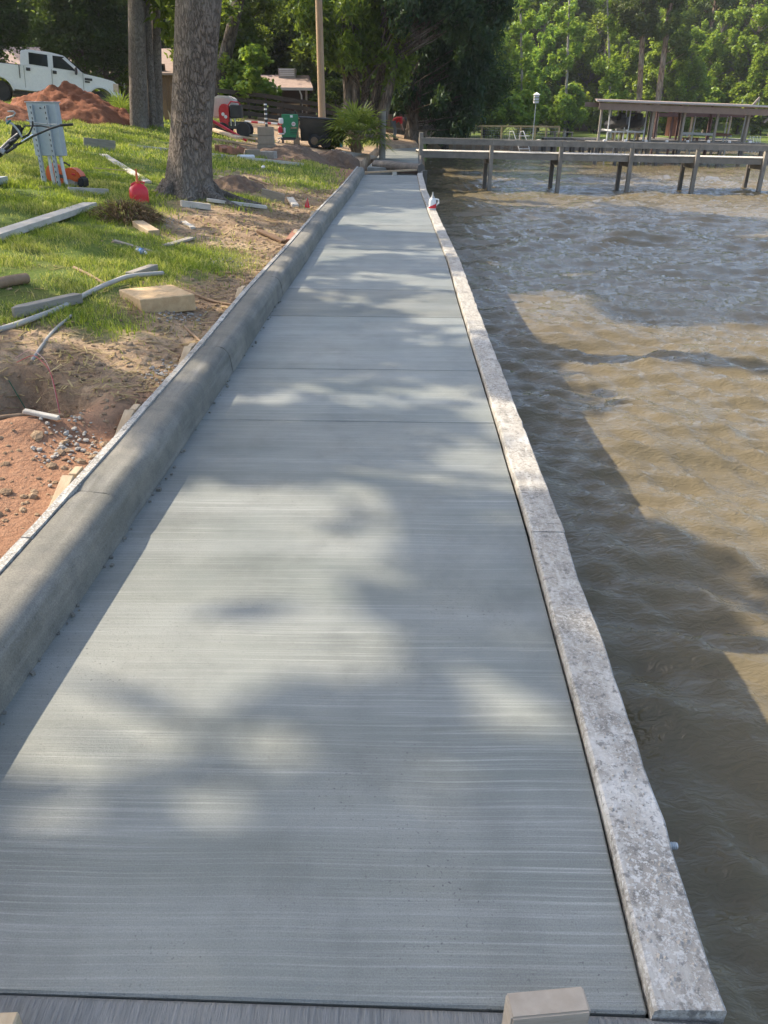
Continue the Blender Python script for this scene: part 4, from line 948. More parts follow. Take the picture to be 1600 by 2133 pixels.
mb = MB(); mb.beam((xl-0.35, Y1-0.60, zt[0]+0.11), (xr+0.7, Y1-0.60, zt[1]+0.11), 0.14, 0.10); mb.build('roof_edge', M['roof_metal'], bh)
mb = MB(); mb.beam((xl-0.1, Y1-0.45, zt[0]-0.24), (xr, Y1-0.45, zt[1]-0.24), 0.06, 0.40); mb.build('fascia', M['roof_brown'], bh)
mb = MB(); mb.beam((xl, Y2+0.3, zt[0]-0.10), (xr, Y2+0.3, zt[1]-0.10), 0.06, 0.30); mb.build('fascia', M['roof_brown'], bh)
for px in (1255, 1363, 1428, 1497, 1562):
    x = bx_(px-5, Y1); z1 = np.interp(x, [xl, xr], zt)-0.40
    mb = MB(); mb.beam((x, Y1, -3.2), (x, Y1, z1+0.35), 0.15, 0.15, (0, 1, 0)); mb.build('post', M['wood_grey'], bh)
for px in (1243, 1338, 1347, 1405, 1412, 1470, 1545):
    x = bx_(px, Y2)+0.25; z1 = np.interp(x, [xl, xr], zt)-0.10
    mb = MB(); mb.beam((x, Y2, -3.2), (x, Y2, z1+0.2), 0.14, 0.14, (0, 1, 0)); mb.build('post', M['dark_red'] if px in (1338, 1405, 1470) else M['wood_dock'], bh)
nb = int((xr-xl+1)/0.3)
for k in range(nb):
    x = xl-0.3+k*0.3; mb = MB(); mb.beam((x, Y1-0.8, zd), (x, Y1+1.2, zd), 0.28, 0.05); mb.build('deck_board', M['wood_dock'], bh)
for k in range(nb):
    x = xl-0.3+k*0.3; mb = MB(); mb.beam((x, Y2-0.8, zd), (x, Y2+0.8, zd), 0.28, 0.05); mb.build('deck_board', M['wood_dock'], bh)
for y in (Y1-0.75, Y1+1.1, Y2): mb = MB(); mb.beam((xl-0.4, y, zd-0.15), (xr+0.4, y, zd-0.15), 0.06, 0.22); mb.build('stringer', M['wood_dock'], bh)
for k in range(9):
    x = xl + (xr-xl)*k/8; mb = MB(); mb.beam((x, Y1-0.6, -3.2), (x, Y1-0.6, zd-0.03), 0.2, 0.2, (0, 1, 0)); mb.build('pile', M['wood_pile'], bh)
    mb = MB(); mb.lathe([(0.11, 0), (0.11, 0.10), (0.02, 0.14)], (x+0.5, Y1-0.7, zd+0.02), 10); mb.build('post_cap', M['white_metal'], bh)
for sx in (1, ):                                    # slanting brace frame at the seaward end
    x = xr+0.1; zb = pd(1570, 233, Y1).z
    mb = MB(); mb.beam((x-1.0, Y1-0.3, zb), (x+1.6, Y1-0.3, zb+0.04), 0.14, 0.22); mb.build('brace', M['wood_dock'], bh)
    mb = MB(); mb.beam((x-0.1, Y1, zd+1.3), (x+1.9, Y1-0.2, zb+1.2), 0.14, 0.16); mb.build('brace', M['wood_grey'], bh)
# crane arm on the roof
cr = thing('davit_crane', 'slanting davit crane arm rising above the end of the boathouse roof', 'crane'); a = pd(1566, 222, Y1+2); b = pd(1583, 203, Y1+2)
mb = MB(); mb.beam(Vector((a.x-0.2, a.y, zd)), Vector((a.x-0.1, a.y, a.z+0.1)), 0.12, 0.12, (0, 1, 0)); mb.build('mast', M['wood_grey'], cr)
mb = MB(); mb.beam(a, b, 0.12, 0.14); mb.build('arm', M['wood_grey'], cr)
mb = MB(); mb.tube([b, (b.x, b.y, b.z-0.75)], 0.018, 5); mb.build('cable', M['galv'], cr)
def watercraft(label, px, y, s, seed):
    x = bx_(px, y); o = thing('jet_ski', label, 'jet ski', (x, y, zd+0.75), 0.0, 'jet skis on lifts in the boathouse')
    mb = MB()
    st = [(-0.5, 0.42, 0.0), (0.1, 0.55, 0.02), (0.9, 0.55, 0.05), (1.7, 0.42, 0.14), (2.3, 0.10, 0.30)]; V = []; m = 6
    for (t, w, k) in st: V += [(-w*0.55, t, k), (-w, t, k+0.28), (-w*0.8, t, k+0.48), (w*0.8, t, k+0.48), (w, t, k+0.28), (w*0.55, t, k)]
    F = [(i*m+j, i*m+(j+1) % m, (i+1)*m+(j+1) % m, (i+1)*m+j) for i in range(4) for j in range(m)] + [tuple(range(m-1, -1, -1)), tuple(4*m+j for j in range(m))]
    mb.add(V, F); mb.build('hull', M['black_metal'], o, smooth=True)
    mb = MB(); mb.add([(-0.28, -0.3, 0.46), (0.28, -0.3, 0.46), (0.28, 1.2, 0.5), (-0.28, 1.2, 0.5), (-0.18, -0.2, 0.78), (0.18, -0.2, 0.78), (0.2, 1.1, 0.85), (-0.2, 1.1, 0.85)], [(0, 1, 5, 4), (1, 2, 6, 5), (2, 3, 7, 6), (3, 0, 4, 7), (4, 5, 6, 7), (3, 2, 1, 0)])
    mb.build('seat', M['black'], o, bevel=0.04)
    mb = MB(); mb.tube([(-0.4, 1.0, 1.0), (0, 1.15, 1.05), (0.4, 1.0, 1.0)], 0.03, 6); mb.tube([(0, 1.15, 1.05), (0, 1.25, 0.75)], 0.05, 6); mb.build('handlebar', M['black'], o)
    mb = MB(); mb.box((0, 1.45, 0.80), (0.5, 0.5, 0.45)); mb.build('cowl', M['black'], o, bevel=0.09)
    o.scale = (s, s, s); o.rotation_euler = (0, 0, math.pi+0.2); return o
for px, y, lab in ((1275, 62.4, 'black jet ski raised at the shore end of the boathouse'), (1308, 62.6, 'black jet ski on a lift beside the straight pine trunk')):
    watercraft(lab, px, y, 1.0, 1)
    x = bx_(px, y); lf = thing('boat_lift', 'white lift frame under the ' + ('jet ski at the shore end' if px < 1290 else 'jet ski by the pine trunk'), 'boat lift')
    for sx in (-0.55, 0.55):
        mb = MB(); mb.beam((x+sx, y-2.2, zd+0.70), (x+sx, y+0.6, zd+0.70), 0.08, 0.10); mb.build('bunk', M['white_metal'], lf)
        for yy in (y-1.8, y+0.4):
            mb = MB(); mb.beam((x+sx*1.3, yy, -3.0), (x+sx*1.3, yy, zd+2.0), 0.07, 0.07, (0, 1, 0)); mb.build('leg', M['white_metal'], lf)
    for yy in (y-1.8, y+0.4):
        mb = MB(); mb.beam((x-0.75, yy, zd+0.61), (x+0.75, yy, zd+0.61), 0.08, 0.08); mb.build('cradle', M['white_metal'], lf)
# long empty lift with white rails
lf = thing('boat_lift', 'long empty boat lift with a white rail in the middle of the boathouse', 'boat lift'); x0, x1 = bx_(1420, 62.5), bx_(1528, 62.5); z = pd(1470, 278, 62.5).z
mb = MB(); mb.beam((x0, 62.5, z), (x1-1.2, 62.5, z-0.05), 0.12, 0.16); mb.build('bunk', M['white_metal'], lf)
mb = MB(); mb.beam((x1-1.2, 62.5, z-0.05), (x1, 62.5, z-0.08), 0.12, 0.16); mb.build('bunk', M['brick'], lf)
for px in (1447, 1514, 1521, 1551):
    x = bx_(px, 62.5); mb = MB(); mb.tube([(x, 62.6, -3.0), (x, 62.6, pd(px, 242, 62.5).z)], 0.05, 8); mb.build('leg', M['white_metal'], lf)
for x in (x0+0.3, x1-0.3): mb = MB(); mb.beam((x, 61.8, z-0.14), (x, 63.3, z-0.14), 0.1, 0.12); mb.build('cradle', M['galv'], lf)
# benches and ladder rails on the boathouse deck
def bench(label, px0, px1, y, z, row_top, mat):
    x0, x1 = bx_(px0, y), bx_(px1, y); zt_ = pd((px0+px1)/2, row_top, y).z; o = thing('bench', label, 'bench', (0, 0, 0), 0, 'benches by the water')
    mb = MB(); mb.beam((x0, y, zt_), (x1, y, zt_), 0.4, 0.06); mb.build('seat', mat, o)
    for x in np.linspace(x0+0.1, x1-0.1, 4): mb = MB(); mb.beam((x, y, z), (x, y, zt_-0.03), 0.1, 0.3, (0, 1, 0)); mb.build('leg', mat, o)
    return o
bench('yellowish timber bench on the boathouse deck near the jet skis', 1278, 1335, Y2-0.3, zd+0.02, 278, M['rail_yellow'])
bench('red-brown bench in the middle of the boathouse deck', 1425, 1460, Y2-0.3, zd+0.02, 287, M['brick'])
lad = thing('ladder', 'white swim ladder hoops at the outer corner of the boathouse', 'ladder')
for px in (1562, 1569, 1576, 1583):
    a = pd(px, 304, Y1-0.6); b = pd(px+2, 284, Y1-0.6); mb = MB(); mb.tube([(a.x, a.y, zd-0.6), (b.x, b.y, b.z-0.1), (b.x+0.05, b.y+0.1, b.z), (b.x+0.12, b.y+0.5, b.z-0.05), (b.x+0.12, b.y+0.55, zd+0.02)], 0.022, 6); mb.build('rail', M['white_metal'], lad)
for z in (zd-0.3, zd-0.05):
    mb = MB(); mb.tube([(pd(1562, 300, Y1-0.6).x, Y1-0.6, z), (pd(1584, 300, Y1-0.6).x, Y1-0.6, z)], 0.02, 6); mb.build('rung', M['white_metal'], lad)
# second boathouse behind, pale roof and dark red frame
b2h = thing('boathouse', 'second boathouse with a pale roof and dark red posts seen through the first', 'boathouse'); y = 74.0
x0, x1 = bx_(1366, y), bx_(1560, y); zr = pd(1420, 230, y).z
mb = MB(); mb.box(((x0+x1)/2-1.2, y+2, zr), (x1-x0-2.0, 5, 0.10)); mb.build('roof', M['roof_metal'], b2h)
mb = MB(); mb.box(((x0+x1)/2, y-0.4, zr-0.33), (x1-x0, 0.08, 0.3)); mb.build('fascia', M['dark_red'], b2h)
for px in (1366, 1400, 1440, 1480, 1520, 1558):
    x = bx_(px, y); mb = MB(); mb.beam((x, y, -3.0), (x, y, zr-0.05), 0.15, 0.15, (0, 1, 0)); mb.build('post', M['dark_red'] if px not in (1440, 1520) else M['wood_tan'], b2h)
mb = MB(); mb.box(((x0+x1)/2, y+1.5, zd-0.2), (x1-x0+1, 3.5, 0.12)); mb.build('deck', M['wood_dock'], b2h)
mb = MB(); mb.box((bx_(1423, y), y+2.4, zd+1.2), (1.0, 1.0, 2.4)); mb.build('storage_box', M['brick'], b2h)
# low dock running to the boathouse
d2 = thing('dock', 'low narrow dock leading along the far bank to the boathouse', 'dock'); y = 70.0; x0, x1 = bx_(1140, y), bx_(1262, y); zz = pd(1200, 288, y).z
for k in range(int((x1-x0)/0.3)): mb = MB(); mb.beam((x0+k*0.3, y, zz), (x0+k*0.3, y+1.4, zz), 0.28, 0.05); mb.build('deck_board', M['wood_dock'], d2)
for x in np.linspace(x0, x1, 7):
    for yy in (y+0.1, y+1.3): mb = MB(); mb.beam((x, yy, -3.2), (x, yy, zz-0.03), 0.18, 0.18, (0, 1, 0)); mb.build('pile', M['wood_pile'], d2)
for yy in (y+0.05, y+1.35): mb = MB(); mb.beam((x0, yy, zz-0.14), (x1, yy, zz-0.14), 0.06, 0.2); mb.build('stringer', M['wood_dock'], d2)
bench('low grey bench table on the far bank beside the birdhouse pole', 1138, 1196, 82.5, gz1(bx_(1165, 82.5), 82.5)-0.02, 275, M['wood_dock'])

# ---- far bulkhead, yellowish rail fence, ladder, birdhouse
fb = thing('seawall', 'old vertical-plank seawall of the bank across the bay', 'seawall')
xs = np.arange(3.5, 16, 0.30)
for k, x in enumerate(xs):
    y = float(far_shore(x)); mb = MB(); mb.beam((x, y-0.10, -2.2), (x, y-0.10, -0.86+0.02*math.sin(k*7)), 0.285, 0.06, (0, 1, 0)); mb.build('face_plank', M['fence'] if k % 3 else M['wood_dock'], fb)
mb = MB(); mb.beam((3.4, float(far_shore(3.4))-0.12, -0.82), (16, float(far_shore(16))-0.12, -0.82), 0.35, 0.06); mb.build('cap_board', M['wood_grey'], fb)
mb = MB()
xs = np.linspace(16.2, 75, 40)
for a, b in zip(xs[:-1], xs[1:]): mb.beam((a, float(far_shore(a))-0.10, -1.5), (b-0.02, float(far_shore(b))-0.10, -1.5), 0.06, 1.25)
mb.build('bulkhead', M['wood_dock'], fb)
rf = thing('rail_fence', 'yellowish timber rail fence with wire along the bank across the bay', 'fence'); y = 83.0
xs = [at(px, y) for px in (948, 966, 1005, 1047, 1087, 1117, 1140, 1167)]; zt_ = pd(1050, 262, y).z
for x in xs: mb = MB(); mb.beam((x, y, gz1(x, y)-0.2), (x, y, zt_), 0.14, 0.14, (0, 1, 0)); mb.build('post', M['rail_yellow'], rf)
for a, b in zip(xs[:-1], xs[1:]):
    mb = MB(); mb.beam((a, y-0.08, zt_-0.03), (b-0.01, y-0.08, zt_-0.03), 0.05, 0.16); mb.build('rail', M['rail_yellow'], rf)
mb = MB()
for k in range(60):
    x = xs[0]+(xs[-1]-xs[0])*k/59; mb.tube([(x, y, gz1(x, y)-0.05), (x, y, zt_-0.05)], 0.008, 3)
for k in range(1, 6): mb.tube([(xs[0], y, -0.8+(zt_+0.8)*k/6), (xs[-1], y, -0.8+(zt_+0.8)*k/6)], 0.008, 3)
mb.build('wire_mesh', M['galv'], rf)
lad = thing('ladder', 'white ladder leaning out of the water against the far seawall', 'ladder'); y = 78.2
for dx in (-0.45, 0.45):
    a = pd(1092+dx*24, 310, y); b = pd(1080+dx*24, 273, y+0.6); mb = MB(); mb.tube([(a.x+0.3, a.y, WATER_Z-0.8), a, b, (b.x-0.25, b.y+0.3, b.z-0.05), (b.x-0.3, b.y+0.5, gz1(b.x, 80)-0.05)], 0.035, 6); mb.build('rail', M['white_metal'], lad)
for k in range(4):
    a = pd(1092-11, 310-9*k, y+0.12*k); b = pd(1092+11, 310-9*k, y+0.12*k); mb = MB(); mb.tube([a, b], 0.035, 5); mb.build('rung', M['white_metal'], lad)
y = 80.8; x = at(1113, y); bhz = pd(1117, 209, y).z
bd = thing('birdhouse', 'white louvred birdhouse on a thin pole above the far rail fence', 'birdhouse', (x, y, gz1(x, y)))
zb = bhz - gz1(x, y); dx = at(1117, y, 209)-x
mb = MB(); mb.tube([(0, 0, -0.3), (dx, 0, zb-0.2)], [0.035, 0.03], 8); mb.build('pole', M['galv'], bd)
for k in range(3): mb = MB(); mb.box((dx, 0, zb-0.15+k*0.24), (0.42, 0.42, 0.15)); mb.build('tier', M['white_metal'], bd); mb = MB(); mb.box((dx, 0, zb-0.055+k*0.24), (0.50, 0.50, 0.035)); mb.build('ledge', M['white_metal'], bd)
mb = MB(); mb.add([(dx-0.3, -0.3, zb+0.46), (dx+0.3, -0.3, zb+0.46), (dx+0.3, 0.3, zb+0.46), (dx-0.3, 0.3, zb+0.46), (dx, 0, zb+0.68)], [(0, 1, 4), (1, 2, 4), (2, 3, 4), (3, 0, 4), (3, 2, 1, 0)]); mb.build('roof', M['white_metal'], bd)
# rocks along the far bank
g = rng(63)
for k in range(26):
    x = at(g.uniform(1035, 1200), 80.6+g.uniform(0, 1)); y = float(far_shore(x))+g.uniform(0.4, 2.2); r = g.uniform(0.15, 0.4)
    bm = bmesh.new(); bmesh.ops.create_icosphere(bm, subdivisions=2, radius=r)
    for v in bm.verts: v.co *= 1+0.35*float(fbm(np.array(v.co.x*5+k), np.array(v.co.y*5+v.co.z*4), k, 2)); v.co.z *= 0.65
    me = bpy.data.meshes.new('rock'); bm.to_mesh(me); bm.free()
    o = put('rock', me, M['rubble'], loc=(x, y, gz1(x, y)+r*0.2)); tag(o, 'pale rubble rock on the far bank under the rail fence', 'rock', 'rocks on the far bank')

# ---- privacy fence behind the person
pf = thing('privacy_fence', 'grey-brown vertical board privacy fence behind the person in red', 'fence'); y = 56.0
x0, x1 = at(806, y), at(952, y+3)
n = int((x1-x0)/0.15); step = (x1-x0)/n
for k in range(n):
    x = x0+k*step; t = k/n; yy = y+3*t; z0 = gz1(min(x, float(rx(yy))-0.2), yy)-0.1; top = pd(806, 236, y).z - 0.35*max(0, (t-0.3)*2 > 0.25)*1.0
    top = np.interp(t, [0, 0.55, 0.551, 1], [pd(806, 238, y).z, pd(880, 238, y).z, pd(880, 246, y).z, pd(950, 247, y+3).z])
    mb = MB(); mb.box((x, yy, (z0+top)/2), (step-0.012, 0.02, top-z0+0.02*math.sin(k*5))); mb.build('board', M['fence'], pf)
for dz in (0.45, 1.25):
    mb = MB(); mb.beam((x0, y-0.05, 0.2+dz), (x1, y+2.95, 0.2+dz), 0.05, 0.10); mb.build('rail', M['fence'], pf)
for t in (0, 0.28, 0.55, 0.8, 1.0):
    mb = MB(); mb.beam((x0+(x1-x0)*t, y+3*t-0.10, -0.3), (x0+(x1-x0)*t, y+3*t-0.10, pd(806, 240, y).z), 0.10, 0.10, (0, 1, 0)); mb.build('post', M['fence'], pf)
# low dark rail fence at the back of the yard
df = thing('yard_fence', 'low dark board fence behind the generator and the red machine', 'fence'); y = 45.0
xs = [at(px, y) for px in range(448, 800, 36)]
for x in xs: mb = MB(); mb.beam((x, y, gz1(x, y)-0.2), (x, y, gz1(x, y)+1.25), 0.1, 0.1, (0, 1, 0)); mb.build('post', M['fence_dark'], df)
for a, b in zip(xs[:-1], xs[1:]):
    for h in (0.25, 0.55, 0.85, 1.15):
        mb = MB(); mb.beam((a, y-0.07, gz1(a, y)+h), (b-0.01, y-0.07, gz1(b, y)+h), 0.03, 0.2); mb.build('rail', M['fence_dark'], df)

# ---- houses
def gable(o, x0, x1, y0, y1, z0, ze, zr, wallm, roofm, trim, over=0.5):
    mb = MB(); mb.box(((x0+x1)/2, (y0+y1)/2, (z0+ze)/2), (x1-x0, y1-y0, ze-z0)); mb.build('wall', wallm, o)
    ym = (y0+y1)/2
    mb = MB()
    for (ya, yb) in ((y0-over, ym), (y1+over, ym)):
        za = ze - (zr-ze)*over/(ym-y0)
        mb.add([(x0-over, ya, za), (x1+over, ya, za), (x1+over, yb, zr), (x0-over, yb, zr), (x0-over, ya, za+0.12), (x1+over, ya, za+0.12), (x1+over, yb, zr+0.12), (x0-over, yb, zr+0.12)],
               [(0, 1, 2, 3), (4, 5, 6, 7), (0, 1, 5, 4), (1, 2, 6, 5), (2, 3, 7, 6), (3, 0, 4, 7)])
    rf_ = mb.build('roof', roofm, o)
    for x in (x0+0.01, x1-0.01): mb = MB(); mb.add([(x, y0, ze), (x, y1, ze), (x, ym, zr-0.02)], [(0, 1, 2)]); mb.build('gable_end', wallm, o)
    za = ze - (zr-ze)*over/(ym-y0)
    mb = MB(); mb.box(((x0+x1)/2, y0-over-0.035, za+0.04), (x1-x0+2*over, 0.05, 0.20)); mb.build('fascia', trim, o)
    return rf_
def opening(o, x, y, z, w, h, frame, name='window'):
    f = MB().box((x, y-0.02, z), (w, 0.05, h)).build(name, frame, o)
    MB().box((x, y-0.05, z), (w-0.16, 0.03, h-0.16)).build('pane', M['glass_dark'], f)
h1 = thing('house', 'brown house with a pinkish shingle roof behind the white truck', 'house')
hy = 53.0; z0 = gz1(-17, hy); ze = pd(200, 150, hy).z; zr = pd(200, 104, hy+3.5).z
gable(h1, at(-80, hy), at(372, hy), hy, hy+7, z0-0.3, ze, zr, M['house_wall'], M['shingle'], M['white_metal'])
for px in (20, 110, 190, 250): opening(h1, at(px, hy), hy-0.02, z0+1.3, 1.2, 1.1, M['white_metal'])
opening(h1, at(340, hy), hy-0.02, z0+1.05, 0.95, 2.0, M['wood_brown'], 'door')
h2 = thing('porch_house', 'small dark porch with grey shingle roof, white vent box and railing', 'house')
hy = 58.0; x0, x1 = at(545, hy), at(652, hy); z0 = gz1((x0+x1)/2, hy); ze = pd(600, 186, hy).z; zr = pd(600, 160, hy+2.4).z
mb = MB(); mb.box(((x0+x1)/2, hy+3.4, (z0+ze)/2), (x1-x0-0.4, 2.6, ze-z0)); mb.build('wall', M['house_wall'], h2)
ym = hy+2.2; mb = MB()
for (ya, yb) in ((hy-0.4, ym), (hy+4.9, ym)):
    mb.add([(x0-0.4, ya, ze), (x1+0.1, ya, ze), (x1+0.1-0.5, yb, zr), (x0-0.4, yb, zr), (x0-0.4, ya, ze+0.1), (x1+0.1, ya, ze+0.1), (x1-0.4, yb, zr+0.1), (x0-0.4, yb, zr+0.1)], [(0, 1, 2, 3), (4, 5, 6, 7), (0, 1, 5, 4), (1, 2, 6, 5), (2, 3, 7, 6), (3, 0, 4, 7)])
rf_ = mb.build('roof', M['shingle'], h2)
mb = MB(); mb.box(((x0+x1)/2-0.15, hy-0.44, ze+0.02), (x1-x0+0.5, 0.06, 0.16)); mb.build('fascia', M['white_metal'], h2)
vx = at(604, ym); vz = pd(604, 152, ym).z
mb = MB(); mb.box((vx, ym-0.2, vz-0.2), (1.15, 0.9, 0.9)); vb = mb.build('vent_box', M['house_pale'], rf_)
for k in range(4): mb = MB(); mb.box((vx, ym-0.66, vz-0.15+k*0.11), (1.0, 0.03, 0.07)); mb.build('louvre', M['white_metal'], rf_)
for px in (581, 640): x = at(px, hy-0.2); mb = MB(); mb.beam((x, hy-0.2, z0-0.2), (x, hy-0.2, ze), 0.13, 0.13, (0, 1, 0)); mb.build('porch_post', M['house_pale'], h2)
x = at(630, hy-0.35); mb = MB(); mb.tube([(x-0.12, hy-0.4, ze-0.05), (x, hy-0.38, ze-0.35), (x, hy-0.38, z0)], 0.05, 8); mb.build('downpipe', M['white_metal'], h2)
zr_ = pd(600, 217, hy).z; mb = MB(); mb.beam((at(572, hy), hy-0.3, zr_), (at(644, hy), hy-0.3, zr_), 0.1, 0.08); mb.build('railing', M['wood_tan'], h2)
for x in np.arange(at(573, hy), at(643, hy), 0.16): mb = MB(); mb.beam((x, hy-0.3, zr_-0.6), (x, hy-0.3, zr_-0.04), 0.04, 0.04, (0, 1, 0)); mb.build('baluster', M['wood_brown'], h2)
mb = MB(); mb.box(((x0+x1)/2, hy+1.0, (z0+zr_-0.62)/2), (x1-x0, 2.4, max(0.2, zr_-0.62-z0))); mb.build('porch_floor', M['wood_brown'], h2)
h3 = thing('house', 'brown house half hidden by trees on the slope across the water', 'house'); y = 118.0
z0 = gz1(at(1222, y), y); gable(h3, at(1196, y), at(1252, y), y, y+6, z0-0.5, pd(1222, 196, y).z, pd(1222, 176, y+3).z, M['house_wall'], M['roof_brown'], M['house_pale'])
opening(h3, at(1215, y), y-0.02, z0+1.6, 1.2, 1.1, M['house_pale'])
# shed and leaning planks behind the three-stem tree
sh = thing('shed', 'dark plank shed behind the three-stemmed tree', 'shed'); y = 40.0; x0, x1 = at(322, y), at(372, y); z0 = gz1(x0, y); zt_ = pd(345, 156, y).z
n = 8
for k in range(n): mb = MB(); mb.box((x0+(x1-x0)*(k+0.5)/n, y, (z0+zt_)/2-0.1), ((x1-x0)/n-0.012, 0.03, zt_-z0+0.2)); mb.build('plank', M['wood_brown'], sh)
mb = MB(); mb.box(((x0+x1)/2, y+0.65, zt_+0.03), (x1-x0+0.5, 1.9, 0.08)); mb.build('roof', M['shingle'], sh)
for x in (x0+0.05, x1-0.05): mb = MB(); mb.beam((x, y+1.3, z0-0.2), (x, y+1.3, zt_), 0.1, 0.1, (0, 1, 0)); mb.build('post', M['wood_brown'], sh)
for k, (a, b) in enumerate(((332, 358), (340, 350))):
    y = 37.0-k*0.5; p = pd(a, 208, y); q = pd(b, 263, y); q.z = gz1(q.x, y)
    mb = MB(); mb.beam(p, q, 0.2, 0.04, (0, 1, 0.2)); o = mb.build('leaning_plank', M['wood_tan'] if k == 0 else M['wood_brown']); tag(o, ('pale' if k == 0 else 'dark') + ' plank leaning against the shed behind the big trunk', 'plank')
# utility pole
y = 37.0; x = at(671, y); z0 = gz1(x, y); t = pd(664, 0, y)
up_ = thing('utility_pole', 'sunlit wooden utility pole rising behind the black buggy tub', 'pole', (x, y, z0))
mb = MB(); mb.tube([(0.02, 0, -0.3), (0, 0, 1.2), (t.x-x, 0, t.z-z0), ((t.x-x)*2, 0, (t.z-z0)*2)], [0.165, 0.155, 0.14, 0.12], 16); mb.build('shaft', M['pole'], up_, smooth=True)

# ================================================================== THINGS IN THE YARD
# ---- white crew-cab pickup
TY = 37.0
fx, rxw = at(212, TY+1.4, 240), at(8, TY, 228)
tr = thing('pickup_truck', 'white crew-cab pickup truck parked behind the red clay mound', 'truck')
cx, cy = (fx+rxw)/2, TY+0.7
zf, zr_ = gz1(fx, TY+1.4), gz1(rxw, TY)
tr.location = (cx, cy, (zf+zr_)/2); tr.rotation_euler = (0, math.atan2(zr_-zf, fx-rxw), math.atan2(1.4, fx-rxw))
WB = math.hypot(fx-rxw, 1.4); FX, RX_ = WB/2, -WB/2
def arch(cx_, r, z0, n=10, z=0.42):
    a0 = math.acos(min(1, (z0-z)/r)) if False else 0
    return [(cx_ + r*math.cos(t), max(z0, z + r*math.sin(t))) for t in np.linspace(math.pi, 0, n)]
def sweep_side(o, name, poly, w_of_z, m, bevel=0.02, parent=None):
    n = len(poly); V = [(x, -w_of_z(z), z) for x, z in poly] + [(x, w_of_z(z), z) for x, z in poly]
    mb = MB(); mb.add(V, [tuple(range(n-1, -1, -1)), tuple(range(n, 2*n))] + [(k, (k+1) % n, n+(k+1) % n, n+k) for k in range(n)])
    return mb.build(name, m, parent or o, bevel=bevel, seg=2, smooth=True)
zb0 = 0.52
BT = 1.44
body = [(RX_-1.15, zb0)] + arch(RX_, 0.50, zb0) + arch(FX, 0.50, zb0) + [(FX+0.68, zb0), (FX+0.72, 0.75), (FX+0.70, 1.10), (FX+0.55, 1.22), (FX+0.1, 1.30), (FX-0.62, 1.38), (FX-0.75, BT), (-1.42, BT-0.02), (-1.44, BT-0.02), (RX_-1.18, BT-0.02)]
wbody = lambda z: 0.97 - 0.05*max(0, z-1.0)
sweep_side(tr, 'body', body, wbody, M['white_paint'])
CB = -1.12
cabp = [(CB, BT-0.03), (FX-0.66, BT-0.06), (FX-1.38, 1.96), (FX-1.9, 2.03), (CB+0.35, 2.03), (CB+0.06, 1.97)]
wcab = lambda z: 0.945 - 0.24*max(0, z-1.42)
sweep_side(tr, 'cab', cabp, wcab, M['white_paint'], 0.03)
def side_panel(name, poly, m, off=0.006, parent=None, both=True):
    P_ = None
    for s in ((-1, 1) if both else (-1,)):
        mb = MB(); n = len(poly)
        V = [(x, s*(wcab(z)+off), z) for x, z in poly] + [(x, s*(wcab(z)-0.02), z) for x, z in poly]
        mb.add(V, [tuple(range(n)), tuple(range(2*n-1, n-1, -1))] + [(k, n+k, n+(k+1) % n, (k+1) % n) for k in range(n)])
        P_ = mb.build(name, m, parent or tr)
    return P_
mx = (CB+FX-0.75)/2+0.02
side_panel('window', [(CB+0.35, 1.50), (mx-0.12, 1.48), (mx-0.12, 1.92), (CB+0.36, 1.93)], M['glass_dark'])
side_panel('window', [(mx+0.08, 1.47), (mx+0.85, 1.45), (mx+0.95, 1.37), (FX-0.86, 1.36), (FX-1.06, 1.56), (FX-1.45, 1.86), (mx+0.55, 1.92), (mx+0.08, 1.92)], M['glass_dark'])
mb = MB(); V = [(FX-0.70, -0.78, 1.44), (FX-0.70, 0.78, 1.44), (FX-1.36, 0.66, 1.93), (FX-1.36, -0.66, 1.93)]; mb.add([Vector(v)+Vector((0.04, 0, 0.03)) for v in V]+[Vector(v)+Vector((0.0, 0, -0.02)) for v in V], [(0, 1, 2, 3), (7, 6, 5, 4), (0, 4, 5, 1), (1, 5, 6, 2), (2, 6, 7, 3), (3, 7, 4, 0)]); mb.build('windscreen', M['glass_dark'], tr)
for xx in (CB+0.14, mx, FX-0.68):                    # door seams and handles
    for s in (-1, 1): mb = MB(); mb.box((xx, s*(0.962), 1.02), (0.012, 0.02, 0.80)); mb.build('door_seam', M['slot'], tr)
for xx in (CB+0.30, mx+0.12):
    for s in (-1, 1): mb = MB(); mb.box((xx, s*0.968, 1.31), (0.16, 0.04, 0.12)); mb.build('door_handle', M['black'], tr, bevel=0.01)
mb = MB(); mb.box((-1.43+0.27, 0, 1.2), (0.03, 1.97, 0.5)); mb.build('bed_gap', M['slot'], tr)
